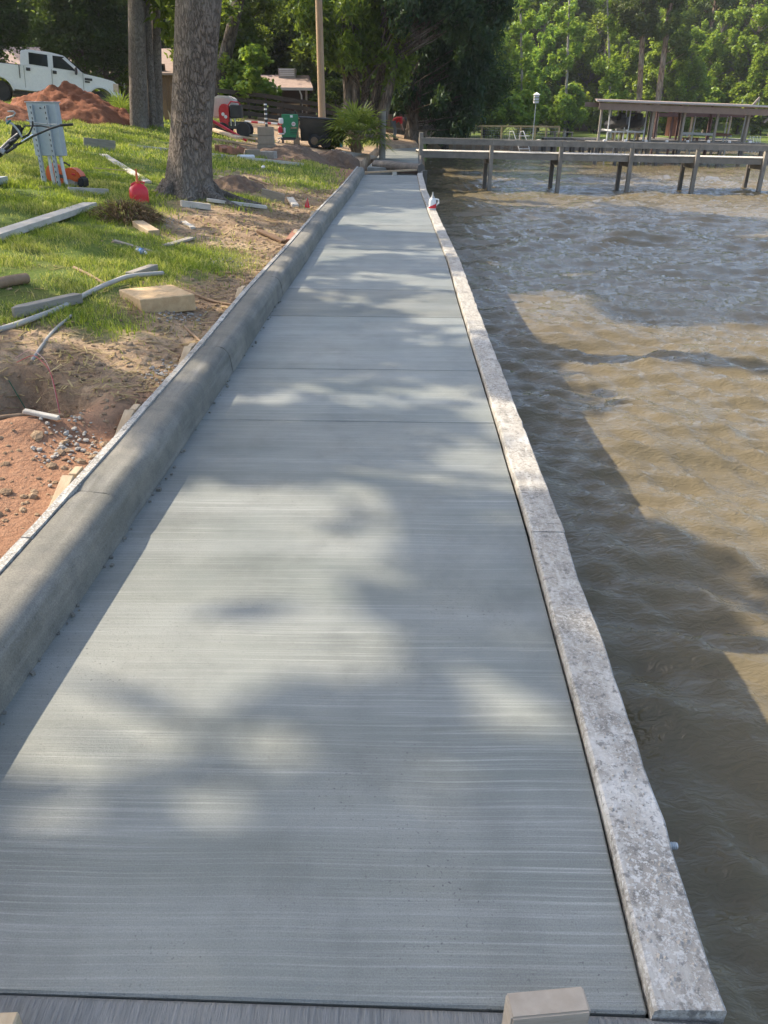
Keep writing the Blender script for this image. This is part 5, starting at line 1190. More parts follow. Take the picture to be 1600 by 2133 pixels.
for s in (-1, 1):
    mb = MB(); mb.box((FX-0.47, s*0.965, 1.19), (0.30, 0.03, 0.09)); mb.box((FX-0.52, s*0.965, 1.09), (0.20, 0.03, 0.06)); mb.build('fender_vent', M['black'], tr)
    mb = MB(); mb.box((FX+0.62, s*0.90, 0.98), (0.22, 0.16, 0.32)); mb.build('headlight', M['lamp_amber'], tr, bevel=0.02)
    mb = MB(); mb.box((FX-0.95, s*1.10, 1.44), (0.10, 0.24, 0.28)); mm = mb.build('mirror', M['black'], tr, bevel=0.03)
    mb = MB(); mb.box((FX-0.90, s*1.12, 1.44), (0.02, 0.12, 0.14)); mb.build('signal_lamp', M['orange'], mm)
    for cxx in (FX, RX_):
        mb = MB(); V = []; n = 12
        for t in np.linspace(math.pi*1.02, -0.02*math.pi, n):
            for (r, yy) in ((0.50, 0.93), (0.50, 1.0), (0.565, 1.0), (0.575, 0.93)): V.append((cxx+r*math.cos(t), s*yy, max(0.47, 0.42+r*math.sin(t))))
        F = [(i*4+j, i*4+(j+1) % 4, (i+1)*4+(j+1) % 4, (i+1)*4+j) for i in range(n-1) for j in range(4)] + [(0, 1, 2, 3), tuple((n-1)*4+j for j in (3, 2, 1, 0))]
        mb.add(V, F); mb.build('arch_flare', M['white_paint'], tr, smooth=True)
        wh = bpy.data.objects.new('wheel', None); COL.objects.link(wh); wh.parent = tr; wh.location = (cxx, s*0.80, 0.40)
        mb = MB(); mb.lathe([(0.25, -0.13), (0.36, -0.14), (0.40, -0.10), (0.405, 0), (0.40, 0.10), (0.36, 0.14), (0.25, 0.13)], (0, 0, 0), 28, 'y'); mb.build('tyre', M['rubber'], wh, smooth=True)
        mb = MB(); mb.lathe([(0.05, 0.02), (0.24, 0.02), (0.255, s*0.12), (0.22, s*0.115), (0.20, s*0.07), (0.05, s*0.06)] if s > 0 else [(0.05, -0.02), (0.24, -0.02), (0.255, -0.12), (0.22, -0.115), (0.20, -0.06), (0.05, -0.05)], (0, 0, 0), 24, 'y')
        mb.lathe([(0.02, s*0.05), (0.075, s*0.06), (0.07, s*0.12), (0.02, s*0.125)], (0, 0, 0), 14, 'y')
        for k in range(7): a = 2*math.pi*k/7; mb.beam((0.06*math.cos(a), s*0.09, 0.06*math.sin(a)), (0.22*math.cos(a), s*0.105, 0.22*math.sin(a)), 0.05, 0.03, (0, 1, 0))
        mb.build('rim', M['rim'], wh)
mb = MB(); mb.box((FX+0.78, 0, 0.66), (0.16, 1.9, 0.26)); mb.build('bumper', M['chrome'], tr, bevel=0.04)
mb = MB(); mb.box((FX+0.71, 0, 1.0), (0.06, 1.3, 0.32)); mb.build('grille', M['black'], tr, bevel=0.01)
mb = MB(); mb.box((RX_-1.22, 0, 0.66), (0.14, 1.8, 0.2)); mb.build('bumper', M['chrome'], tr, bevel=0.03)
mb = MB(); mb.box((RX_+0.2, 0, BT+0.005), (2.3, 1.5, 0.02)); mb.build('bed_floor', M['black'], tr)
mb = MB(); mb.box((0.0, 0, 0.42), (WB-1.0, 1.5, 0.14)); mb.build('chassis', M['black'], tr)

# ---- mounds of soil
def mound(name, label, c, rx_, ry_, h, m, seed, n=72, rough=0.22, cat='soil mound', skew=0.0):
    u = np.linspace(-1.25, 1.25, n); U, W = np.meshgrid(u, u)
    d = np.hypot(U, W); X = c.x + U*rx_; Y = c.y + W*ry_
    f = np.clip(1-d*(1+0.35*fbm(U*1.5+seed, W*1.5, seed, 3)), -0.3, 1)
    f = np.where(f > 0, f**0.85, f) * (1 - skew*U)
    z = h*(f + rough*fbm(U*5+seed, W*5, seed+3, 4)*np.clip(f*3, 0, 1) + 0.5*rough*fbm(U*18, W*18+seed, seed+9, 3)*np.clip(f*3, 0, 1))
    Z = gz(X.ravel(), Y.ravel()).reshape(X.shape) + np.where(z > 0, z, z - 0.10) - 0.02
    keep = (d < 1.24)
    V = np.stack([X.ravel()-c.x, Y.ravel()-c.y, Z.ravel()-c.z], 1); F = grid_faces(n, n); F = F[keep.ravel()[F].all(1)]
    o = put(name, np_mesh(name, V, F), m, loc=c, smooth=True); tag(o, label, cat); return o
c = gp(112, 250); c.y += 1.6; c.z = gz1(c.x, c.y)
mound('clay_mound', 'big mound of red clay in front of the white truck', c, 2.3, 1.9, 1.12, M['clay'], 1)
c = gp(20, 256); c.y += 1.2; c.x -= 1.2; c.z = gz1(c.x, c.y); mound('clay_mound', 'lower red clay heap running out of view by the rear wheel', c, 1.9, 1.5, 0.62, M['clay'], 7)
c = gp(200, 250); c.y += 0.8; c.z = gz1(c.x, c.y); mound('clay_spill', 'thin spill of red clay running towards the palmetto', c, 1.5, 0.8, 0.30, M['clay'], 5)
mound('soil_mound', 'brown soil heap with chips beyond the big trunk', gp(495, 392), 0.66, 0.9, 0.27, M['soil'], 2)
mound('soil_mound', 'brown soil bank below the black buggy tub', gp(635, 338), 1.5, 1.5, 0.48, M['soil'], 3)
mound('soil_mound', 'dug brown soil heap nearest the end of the curb', gp(705, 340), 0.95, 1.3, 0.42, M['soil'], 4)
g = rng(44); mb = MB()                               # small clods over dirt and mounds
_bm = bmesh.new(); bmesh.ops.create_icosphere(_bm, subdivisions=1, radius=1.0); ICO_V = [v.co.copy() for v in _bm.verts]; ICO_F = [tuple(v.index for v in f.verts) for f in _bm.faces]; _bm.free()
def clod_at(mb, p, r, g):
    q = Matrix.Rotation(g.uniform(0, 6), 3, 'Z') @ Matrix.Rotation(g.uniform(-.6, .6), 3, 'X') @ Matrix.Diagonal((g.uniform(.75, 1.25), g.uniform(.75, 1.2), g.uniform(.5, .8)))
    mb.add([p + q @ v * (r*g.uniform(0.8, 1.15)) for v in ICO_V], ICO_F)
n = 9000; yv = g.uniform(2.2, 22, n); xv = lx(yv)-CURB_W-0.06-np.abs(g.normal(0, 0.8, n)); mk = ~grass_at(xv, yv) | (g.random(n) < 0.15); xv, yv = xv[mk][:3800], yv[mk][:3800]
zv = gz(xv, yv)+bumps(xv, yv)
for x, y, z in zip(xv, yv, zv): clod_at(mb, Vector((x, y, z)), min(0.045, 0.006+g.exponential(0.008)), g)
o = mb.build('soil_clods', M['ground']); tag(o, 'loose soil clods scattered on the bare dirt behind the curb', 'soil', kind='stuff')
mb = MB()
for (cxp, cyp, rr, n) in ((150, 935, 0.12, 110), (345, 780, 0.11, 70), (375, 660, 0.12, 80), (470, 545, 0.14, 60), (360, 465, 0.2, 50)):
    c = gp(cxp, cyp)
    for _ in range(n):
        x, y = c.x+g.normal(0, rr*0.7), c.y+g.normal(0, rr*1.2); x = min(x, float(lx(y))-CURB_W-0.06); clod_at(mb, Vector((x, y, gzb(x, y)+0.008)), g.uniform(0.005, 0.016), g)
o = mb.build('gravel', M['rubble']); tag(o, 'pale grey gravel spilled in patches behind the form boards', 'gravel', kind='stuff')
# straw and wood shreds
g = rng(45); n = 4600; y = 4.2+g.random(n)**1.3*16; x = lx(y)-CURB_W-0.1-np.abs(g.normal(0, 1.1, n))
m_ = ~grass_at(x, y) | (g.random(n) < 0.16); x, y = x[m_], y[m_]; z = gz(x, y)+bumps(x, y)+0.008
P = np.stack([x, y, z], 1); n = len(P); a = g.uniform(0, 6.28, n); L = g.uniform(0.015, 0.085, n); T = np.stack([np.cos(a), np.sin(a), g.normal(0, .12, n)], 1); B = np.stack([-np.sin(a), np.cos(a), 0*a], 1)*(g.uniform(0.0012, 0.0055, n)*(y/9+0.5))[:, None]
V = np.stack([P-T*L[:, None]-B, P-T*L[:, None]+B, P+T*L[:, None]+B, P+T*L[:, None]-B], 1).reshape(-1, 3)
o = put('straw_litter', np_mesh('straw_litter', V, np.arange(n*4).reshape(n, 4)), M['straw']); tag(o, 'dry straw and wood shreds littering the bare soil', 'straw', kind='stuff')

# ---- boards lying about
def plank(label, a, b, w, h, m, za=0.0, zb=0.0, name='board', cat='board', up=(0, 0, 1), bevel=0.004, roll=0.0):
    A = gpb(*a); B = gpb(*b); A.z += h/2+za; B.z += h/2+zb; L = (B-A).length; t = (B-A).normalized()
    sd = t.cross(Vector((0, 0, 1))).normalized(); u = sd.cross(t)
    mb = MB(); mb.box((0, 0, 0), (w, L, h)); o = mb.build(name, m, bevel=bevel)
    o.matrix_world = Matrix.Translation((A+B)/2) @ Matrix((sd, t, u)).transposed().to_4x4() @ Matrix.Rotation(roll, 4, 'Y'); tag(o, label, cat); return o
plank('long pale weathered board lying in the grass at the picture edge', (-60, 517), (190, 437), 0.19, 0.07, M['wood_white'])
plank('pale board slanting through the grass behind the red gas can', (215, 325), (308, 382), 0.14, 0.04, M['wood_white'])
plank('grey plank stood on edge in the grass right of the electrical panel', (176, 309), (242, 316), 0.04, 0.24, M['wood_grey'], -0.02, -0.02)
plank('short white board in the grass below the orange saw', (143, 401), (226, 405), 0.05, 0.10, M['wood_white'], -0.02, -0.02)
plank('very long thin pale pole running behind the big trunk', (268, 305), (632, 347), 0.07, 0.07, M['wood_white'], name='pole', cat='pole')
plank('thin lath in the grass left of the gas can', (196, 358), (276, 360), 0.02, 0.015, M['wood_tan'], 0.03, 0.03)
plank('thick grey-white timber end at the foot of the big trunk', (378, 432), (438, 437), 0.10, 0.085, M['wood_white'])
plank('pale split board beside a root chunk right of the trunk', (432, 424), (555, 436), 0.12, 0.05, M['wood_white'])
plank('grey board tilted up against the grass edge near the red flag', (546, 412), (592, 422), 0.03, 0.20, M['wood_grey'], -0.02, -0.02)
plank('short pale board pointing at the red flag', (604, 414), (616, 432), 0.12, 0.05, M['wood_white'])
plank('thin tan strip leaning on the brown soil heap', (458, 378), (520, 398), 0.06, 0.03, M['wood_tan'], 0.10, 0.02)
plank('short pale timber offcut lying beside the sod clump', (288, 473), (322, 492), 0.14, 0.07, M['wood_tan'])
plank('grey thin board in the patchy grass above the concrete block', (347, 515), (400, 497), 0.10, 0.025, M['wood_grey'])
plank('narrow weathered strip beside the crushed water bottle', (238, 506), (316, 528), 0.05, 0.03, M['wood_grey'])
plank('grey timber offcut behind the bent conduit', (272, 585), (322, 565), 0.09, 0.06, M['wood_grey'])
plank('small pale chip board on dirt right of the gas can', (382, 462), (402, 478), 0.07, 0.03, M['wood_white'])
plank('white board on rubble in front of the brown soil bank', (575, 340), (632, 336), 0.12, 0.05, M['wood_white'])
plank('pale squared timber beyond the curb end', (690, 318), (720, 322), 0.12, 0.12, M['wood_white'])
plank('long grey timber beam lying past the curb end', (725, 326), (800, 336), 0.20, 0.16, M['wood_grey'])
plank('red-brown board wedged behind the form board', (603, 508), (618, 486), 0.09, 0.06, M['brick'])
plank('splintered brown wood slab on the dirt', (540, 488), (592, 508), 0.09, 0.03, M['wood_brown'], 0.01, 0.01)
plank('thin brown slat lying along the back of the form boards', (575, 545), (600, 512), 0.05, 0.03, M['wood_brown'])
plank('old brown plank piece on dirt close to the trunk roots', (470, 445), (560, 462), 0.07, 0.02, M['wood_brown'])
plank('pale wood splinter on sand left of the hole', (60, 905), (130, 910), 0.035, 0.02, M['wood_white'], 0.02, 0.02)
# pointed stake on the pipe
o = thing('pointed_stake', 'grey pointed timber stake lying over the bent conduit', 'stake')
A = gpb(28, 668); B = gpb(166, 637); t = (B-A).normalized(); L = (B-A).length
mb = MB(); poly = [(-0.045, 0.10), (0.0, 0.0), (0.03, 0.0), (0.045, 0.10), (0.045, L), (-0.045, L)]; mb.prism(poly, 0, 0.075); s_ = mb.build('shaft', M['wood_grey'], o, bevel=0.004)
sd = t.cross(Vector((0, 0, 1))).normalized(); o.matrix_world = Matrix.Translation(A+Vector((0, 0, 0.01))) @ Matrix((sd, t, sd.cross(t))).transposed().to_4x4()
# tan concrete-form block
o = thing('timber_block', 'thick sawn timber block with a warm tan end on the sand', 'timber block'); A = gpb(330, 652)
mb = MB(); bl = gpb(296, 655); br = gpb(410, 655); bk = gpb(250, 622); wv = br-bl; dv = bk-bl; wv.z = 0; dv.z = 0
q = [Vector((0, 0, 0)), wv, wv+dv*0.98, dv*1.0]; z1 = 0.105
mb.add([p+Vector((0, 0, -0.03)) for p in q]+[p+Vector((0, 0, z1)) for p in q], [(3, 2, 1, 0), (4, 5, 6, 7), (0, 1, 5, 4), (1, 2, 6, 5), (2, 3, 7, 6), (3, 0, 4, 7)]); mb.build('block', M['block_tan'], o, bevel=0.006)
o.location = (bl.x, bl.y, gz1(bl.x, bl.y)+0.005)

# ---- conduits, rods, roots
def pipe(label, pts, r, m, name='conduit', cat='pipe', n=10, lift=0.0):
    P = [gpb(a, b) + Vector((0, 0, r+lift+(e[0] if e else 0))) for a, b, *e in pts]; c = P[0].copy()
    # smooth resample
    Q = []
    for i in range(len(P)-1):
        for k in range(6): Q.append(P[i].lerp(P[i+1], k/6))
    Q.append(P[-1])
    for _ in range(3): Q = [Q[0]]+[(Q[i-1]+Q[i]*2+Q[i+1])/4 for i in range(1, len(Q)-1)]+[Q[-1]]
    mb = MB(); mb.tube([q-c for q in Q], r if not hasattr(r, '__len__') else r, n); o = mb.build(name, m, loc=c, smooth=True); tag(o, label, cat); return o
pipe('bent grey conduit lying across the grass and sand', [(-40, 706), (30, 688), (130, 655), (170, 622), (215, 604, 0.02), (270, 594, 0.04), (340, 580, 0.03)], 0.021, M['pvc'])
pipe('thin grey conduit running down to the dug hole', [(-10, 815), (60, 762), (110, 700), (150, 668)], 0.011, M['pvc'])
pipe('pale peeled root at the picture edge left of the grey stake', [(-30, 622), (20, 606), (58, 597)], 0.045, M['stick'], 'root', 'root')
pipe('brown stick behind the bent conduit', [(155, 561), (190, 580), (222, 598)], 0.014, M['stick'], 'stick', 'stick')
pipe('dark stick pointing at the curb beside the timber block', [(385, 612), (440, 628), (486, 640)], 0.013, M['stick'], 'stick', 'stick')
pipe('crooked stick leaning towards the form board', [(385, 683), (398, 698), (420, 716)], 0.011, M['stick'], 'stick', 'stick')
pipe('thick brown stick lying below the hole', [(-20, 892), (40, 882), (80, 878)], 0.022, M['stick'], 'stick', 'stick')
pipe('dark curved branch below the hole beside gravel', [(-20, 905), (60, 898), (140, 902)], 0.012, M['stick'], 'stick', 'stick')
pipe('red and white wire looping out of the hole', [(40, 785, 0.02), (80, 795, 0.10), (115, 820, 0.14), (122, 850, 0.10), (118, 885, 0.02)], 0.0024, M['string'], 'wire', 'wire', 6)
pipe('second pale wire looping beside the red one in the hole', [(42, 788, 0.02), (84, 800, 0.10), (119, 828, 0.13), (124, 860, 0.06), (130, 905, 0.01)], 0.0024, M['wire_red'], 'wire', 'wire', 6)
pipe('green wire running down into the hole', [(20, 800, 0.03), (60, 818, 0.10), (95, 842, 0.12), (103, 870, 0.06), (104, 892, 0.0)], 0.0028, M['wire_green'], 'wire', 'wire', 6)
pipe('white pipe offcut in the grass before the bricks', [(497, 332), (528, 333)], 0.055, M['pvc_white'], 'pipe_offcut', 'pipe')
pipe('brown stick on the soil heap beyond the trunk', [(520, 384, 0.1), (560, 392, 0.03)], 0.02, M['stick'], 'stick', 'stick')

# ---- electrical panel on strut posts
ebp = gp(112, 388); Y = ebp.y
eb = thing('electrical_panel', 'grey electrical cabinet on slotted strut posts with conduits below', 'electrical panel', ebp, -0.10)
k = 0.0073
def ex(px): return (px-112)*k
def ez(py): return pd(112, py, Y).z - ebp.z
pw = 0.44; zt_, zb_ = ez(214), ez(325)
mb = MB(); mb.box((0.0, 0.10, (zt_+zb_)/2), (pw, 0.14, zt_-zb_)); mb.build('cabinet', M['galv_box'], eb, bevel=0.006)
mb = MB(); mb.box((0.0, 0.10, zt_+0.008), (pw+0.03, 0.17, 0.014)); mb.build('cabinet_lid', M['galv_box'], eb, bevel=0.003)
for x in (-0.135, 0.085):
    mb = MB()
    for dx in (-0.019, 0.019): mb.box((x+dx*1.1, 0.0, (zt_-0.02)/2-0.15), (0.004, 0.05, zt_+0.26))
    mb.box((x, -0.022, (zt_-0.02)/2-0.15), (0.04, 0.004, zt_+0.26)); sp = mb.build('strut_post', M['galv'], eb)
    z = zt_-0.06
    while z > 0.05: mb = MB(); mb.box((x, -0.0248, z), (0.013, 0.002, 0.032)); mb.build('slot', M['slot'], sp); z -= 0.072
for x, dx in ((-0.19, -0.03), (-0.045, 0.0), (0.03, 0.015), (0.135, 0.03)):
    mb = MB(); mb.tube([(x, 0.10, zb_+0.02), (x+dx*0.3, 0.10, zb_*0.55), (x+dx, 0.12, -0.15)], 0.026, 10); mb.build('conduit', M['pvc_white'], eb, smooth=True)
mb = MB(); mb.tube([(0.0, -0.01, zt_-0.07), (0.0, 0.02, zt_-0.07)], 0.008, 8); mb.build('knockout', M['slot'], eb)

# ---- power screed whose handles reach into view
scb = Vector((at(-60, 11.2, 400), 11.2, 0)); scb.z = gz1(scb.x, scb.y)
sc = thing('power_screed', 'black concrete screed with grey lever and handlebars entering at the edge', 'screed', scb)
def sp_(px, py, dy=0.0): return pd(px, py, 11.2+dy)-scb
mb = MB(); mb.tube([sp_(-30, 345), sp_(0, 318), sp_(22, 296), sp_(40, 280)], [0.05, 0.045, 0.04, 0.03], 10); mb.build('shaft', M['black_metal'], sc, smooth=True)
mb = MB(); mb.tube([sp_(38, 301), sp_(70, 283), sp_(104, 268), sp_(130, 260)], 0.0125, 8); mb.build('handlebar', M['black_metal'], sc, smooth=True)
mb = MB(); mb.tube([sp_(44, 296, -0.01), sp_(68, 281, -0.01)], 0.0132, 8); mb.build('chrome_sleeve', M['chrome'], sc)
mb = MB(); mb.tube([sp_(126, 261), sp_(152, 259)], 0.016, 8); mb.build('grip', M['black'], sc, smooth=True)
mb = MB(); mb.tube([sp_(40, 282, .1), sp_(52, 262, .1), sp_(85, 262, .1), (sp_(108, 266, .03))], 0.010, 8); mb.build('handlebar', M['black_metal'], sc, smooth=True)
mb = MB(); mb.tube([sp_(55, 250, .2), sp_(70, 256, .2), sp_(100, 259, .2), sp_(118, 259, .1)], 0.009, 8); mb.build('cable', M['grey_plastic'], sc, smooth=True)
mb = MB(); mb.tube([sp_(45, 287, .05), sp_(60, 280, .05), sp_(68, 262, .05), sp_(68, 252, .05)], 0.012, 8); mb.build('bracket', M['black'], sc, smooth=True)
mb = MB(); P = [sp_(46, 286, -.03), sp_(38, 272, -.03), sp_(26, 258, -.03), sp_(13, 252, -.03), sp_(14, 245, -.03), sp_(28, 241, -.03), sp_(32, 235, -.03), sp_(28, 232, -.03), sp_(16, 232, -.03)]; mb.tube(P, [0.013, 0.014, 0.014, 0.017, 0.012, 0.011, 0.010, 0.010, 0.009], 8); mb.build('lever', M['grey_plastic'], sc, smooth=True)
mb = MB(); mb.tube([sp_(14, 258, -.04), sp_(22, 250, -.04)], 0.013, 6); mb.build('sticker', M['teal'], sc)
mb = MB(); mb.add([sp_(26, 258, 0.02), sp_(48, 262, 0.02), sp_(46, 284, 0.02), sp_(22, 290, 0.02), sp_(26, 258, .12), sp_(48, 262, .12), sp_(46, 284, .12), sp_(22, 290, .12)], [(0, 1, 2, 3), (7, 6, 5, 4), (0, 4, 5, 1), (1, 5, 6, 2), (2, 6, 7, 3), (3, 7, 4, 0)]); mb.build('tank', M['black'], sc, bevel=0.02, seg=2, smooth=True)
mb = MB(); mb.tube([sp_(2, 312, -.06), sp_(10, 318, -.06)], 0.035, 8); mb.build('clamp', M['grey_plastic'], sc)
for (a, b) in (((8, 312), (20, 302)), ((12, 318), (34, 304)), ((22, 296), (34, 290)), ((28, 304), (38, 300))): mb = MB(); mb.tube([sp_(*a, -.05), sp_(*b, -.05)], 0.018, 8); mb.build('clamp', M['black_metal'], sc)
e0 = sp_(-70, 380); mb = MB(); mb.box((e0.x, e0.y, e0.z), (0.3, 0.26, 0.28)); mb.build('engine', M['red_paint'], sc, bevel=0.04)
mb = MB(); mb.tube([e0, sp_(-30, 345)], 0.04, 8); mb.build('shaft', M['black_metal'], sc)
mb = MB(); mb.box((e0.x, e0.y, 0.05), (0.14, 2.2, 0.09)); mb.build('blade', M['galv'], sc)
mb = MB(); mb.tube([(e0.x, e0.y, 0.08), e0], 0.035, 8); mb.build('shaft', M['black_metal'], sc)

# ---- orange cut-off saw behind the panel
sb = gp(160, 390); sw = thing('cutoff_saw', 'orange cut-off saw with a black end lying behind the grey panel posts', 'saw', sb, -0.25)
mb = MB(); mb.prism([(-0.17, 0.10), (-0.15, 0.25), (-0.02, 0.285), (0.10, 0.24), (0.16, 0.14), (0.10, 0.08)], -0.09, 0.09, 'y'); mb.build('engine_cover', M['orange'], sw, bevel=0.025, seg=2, smooth=True)
mb = MB(); mb.prism([(0.06, 0.02), (0.10, 0.16), (0.17, 0.15), (0.19, 0.06), (0.16, 0.0)], -0.085, 0.085, 'y'); mb.build('end_cap', M['black'], sw, bevel=0.02, seg=2, smooth=True)
mb = MB(); mb.prism([(-0.17, 0.0), (-0.19, 0.12), (-0.06, 0.14), (0.06, 0.09), (0.05, 0.0)], -0.075, 0.075, 'y'); mb.build('base', M['beige'], sw, bevel=0.02, seg=2, smooth=True)
mb = MB(); mb.tube([(-0.18, 0, 0.12), (-0.21, 0, 0.28), (-0.15, 0, 0.35), (-0.06, 0, 0.30)], 0.014, 8); mb.build('handle', M['black'], sw, smooth=True)
mb = MB(); mb.tube([(0.02, -0.095, 0.19), (0.07, -0.095, 0.185)], 0.014, 8); mb.build('primer', M['red'], sw)
mb = MB(); mb.lathe([(0.02, -0.006), (0.15, -0.004), (0.15, 0.004), (0.02, 0.006)], (-0.38, 0.06, 0.145), 28, 'y'); mb.build('blade', M['galv'], sw)
mb = MB(); mb.lathe([(0.02, -0.02), (0.165, -0.02), (0.165, 0.02), (0.02, 0.02)], (-0.38, 0.06, 0.165), 20, 'y'); mb.build('blade_guard', M['orange'], sw)
mb = MB(); mb.beam((-0.15, 0.03, 0.13), (-0.38, 0.05, 0.16), 0.05, 0.05); mb.build('arm', M['black_metal'], sw)

# ---- red gas can, sod clump, flag, bottle, jug
gb = gp(292, 424); gc = thing('gas_can', 'red plastic gas can with an orange spout at the foot of the big trunk', 'gas can', gb, 0.5)
mb = MB(); V = []; nn = 24; prof_ = [(0.11, 0.0), (0.128, 0.012), (0.132, 0.10), (0.130, 0.17), (0.118, 0.205), (0.085, 0.235), (0.05, 0.252), (0.034, 0.262)]
for i, (r_, z_) in enumerate(prof_):
    ex_ = 0.5 if z_ < 0.18 else 0.75 if z_ < 0.22 else 1.0
    for q in range(nn):
        a_ = 2*math.pi*q/nn; c_, s2 = math.cos(a_), math.sin(a_); V.append((r_*math.copysign(abs(c_)**ex_, c_), 0.78*r_*math.copysign(abs(s2)**ex_, s2), z_*1.08))
mb.add(V, [(i*nn+q, i*nn+(q+1) % nn, (i+1)*nn+(q+1) % nn, (i+1)*nn+q) for i in range(len(prof_)-1) for q in range(nn)] + [tuple(range(nn-1, -1, -1)), tuple((len(prof_)-1)*nn+q for q in range(nn))]); mb.build('body', M['red'], gc, smooth=True)
mb = MB(); mb.tube([(0.06, 0, 0.215), (0.10, 0, 0.285), (0.0, 0, 0.30), (-0.09, 0, 0.265), (-0.105, 0, 0.20)], 0.014, 8); mb.build('handle', M['red'], gc, smooth=True)
mb = MB(); mb.lathe([(0.036, 0.255), (0.038, 0.29), (0.024, 0.30), (0.017, 0.32), (0.012, 0.46), (0.008, 0.47)], (0, 0, 0), 12); mb.build('spout', M['orange'], gc, smooth=True)
tb = gp(262, 462); sod = thing('sod_clump', 'torn-up clump of sod and dry roots in front of the gas can', 'sod clump', tb)
mound('sod_base', None, Vector((0, 0, 0)), 0.45, 0.3, 0.2, M['soil'], 8, 30); o = bpy.data.objects['sod_base']
bpy.data.objects.remove(o, do_unlink=True)
g = rng(9); bm = bmesh.new(); bmesh.ops.create_icosphere(bm, subdivisions=3, radius=1.0)
for v in bm.verts: v.co *= 1+0.5*float(fbm(np.array(v.co.x*2.2+5), np.array(v.co.y*2.2+v.co.z*2), 4, 3)); v.co.x *= 0.26; v.co.y *= 0.2; v.co.z *= 0.12
me = bpy.data.meshes.new('soil_core'); bm.to_mesh(me); bm.free(); put('soil_core', me, M['soil'], sod, (0.1, 0, 0.04))
def tuft(parent, n, sx, sy, h, m, seed, cx=0.0, wid=0.005):
    g = rng(seed); a = g.uniform(0, 6.28, n); r = np.sqrt(g.random(n)); B = np.stack([cx+sx*r*np.cos(a), sy*r*np.sin(a), h*1.05*(1-r**2)], 1)
    D = np.stack([np.cos(a), np.sin(a), 0*a], 1)*g.uniform(.3, 1.2, n)[:, None] + np.array([0, 0, 1])*g.uniform(-.5, 1.0, n)[:, None]; D /= np.linalg.norm(D, axis=1)[:, None]
    l = h*g.uniform(0.4, 1.0, n); W = np.cross(D, g.normal(size=(n, 3))); W = W/np.linalg.norm(W, axis=1)[:, None]*wid
    m1 = B+D*(l*0.55)[:, None]; t_ = m1 + D*(l*0.4)[:, None] + np.array([0, 0, -1])*(l*g.uniform(0.05, 0.5, n))[:, None]
    V = np.stack([B-W, B+W, m1+W*0.8, m1-W*0.8, t_+W*0.1, t_-W*0.1], 1).reshape(-1, 3); k = np.arange(n)*6
    F = np.concatenate([np.stack([k, k+1, k+2, k+3], 1), np.stack([k+3, k+2, k+4, k+5], 1)])
    return put('grass_tuft', np_mesh('grass_tuft', V, F), m, parent)
tuft(sod, 2000, 0.42, 0.25, 0.20, M['straw'], 21); tuft(sod, 260, 0.40, 0.25, 0.22, M['grass'], 22, -0.05)
fb_ = gp(640, 434); fl = thing('marker_flag', 'small red marker flag stuck in the dirt by the curb', 'flag', fb_)
mb = MB(); mb.tube([(0, 0, -0.1), (0.0, 0, 0.17)], 0.004, 6); mb.build('wire_stem', M['galv'], fl)
mb = MB(); mb.add([(-0.05, 0.0, 0.01), (0.05, -0.02, 0.01), (0.03, 0.01, 0.09), (0.01, 0.0, 0.17), (-0.02, 0.005, 0.10), (-0.04, 0.012, 0.012), (0.05, -0.008, 0.012), (0.012, 0.012, 0.165)], [(0, 1, 2, 4), (4, 2, 3), (5, 6, 7), (0, 5, 7, 3), (1, 6, 5, 0)]); mb.build('flag_cloth', M['red'], fl)
wb = gpb(297, 537); bt = thing('water_bottle', 'crushed clear water bottle with a blue label in the grass', 'bottle', wb+Vector((0, 0, 0.03)), -0.9)
mb = MB(); mb.lathe([(0.02, -0.10), (0.031, -0.095), (0.032, -0.03), (0.026, 0.0), (0.031, 0.04), (0.024, 0.075), (0.012, 0.095)], (0, 0, 0), 14, 'x'); mb.build('body', M['clear'], bt, smooth=True)
mb = MB(); mb.lathe([(0.0325, -0.03), (0.0325, 0.03)], (0, 0, 0), 14, 'x'); mb.build('paper_label', M['blue_label'], bt, smooth=True)
mb = MB(); mb.lathe([(0.014, 0.095), (0.015, 0.112), (0.010, 0.114)], (0, 0, 0), 12, 'x'); mb.build('cap', M['white_metal'], bt)
wb = gpb(560, 366); bt = thing('plastic_bag', 'small pale blue plastic wrapper on the soil heap beyond the trunk', 'wrapper', gp(549, 366)+Vector((0, 0, 0.18)))
bm = bmesh.new(); bmesh.ops.create_icosphere(bm, subdivisions=2, radius=0.05)
for v in bm.verts: v.co.z *= 0.6; v.co *= 1+0.9*float(vn(np.array(v.co.x*40), np.array(v.co.y*40+v.co.z*30), 5))
me = bpy.data.meshes.new('film'); bm.to_mesh(me); bm.free(); put('film', me, M['pvc_white'], bt)
jy = pz(897, 437, 0.03).y; jb = Vector((float(rx(jy))+0.085, jy, 0.030)); jg = thing('caulk_jug', 'white jug with a red wedge label standing on the seawall cap', 'jug', jb, 0.2)
mb = MB(); mb.lathe([(0.045, 0), (0.07, 0.01), (0.072, 0.15), (0.06, 0.19), (0.032, 0.22), (0.03, 0.225)], (0, 0, 0), 16, 'z', 1.0, 0.75); mb.build('body', M['white_metal'], jg, smooth=True)
mb = MB(); n = 10; V = []
for kx in range(n+1):
    a = math.pi + math.pi*kx/n; V += [(0.0745*math.cos(a), 0.0745*0.75*math.sin(a), 0.03), (0.0745*math.cos(a), 0.0745*0.75*math.sin(a), 0.045+0.09*kx/n)]
mb.add(V, [(2*i, 2*i+2, 2*i+3, 2*i+1) for i in range(n)]); mb.build('paper_label', M['red'], jg)
mb = MB(); mb.lathe([(0.03, 0.215), (0.032, 0.24), (0.018, 0.25), (0.010, 0.31), (0.004, 0.315)], (0, 0, 0), 12); mb.build('nozzle', M['grey_plastic'], jg, smooth=True)
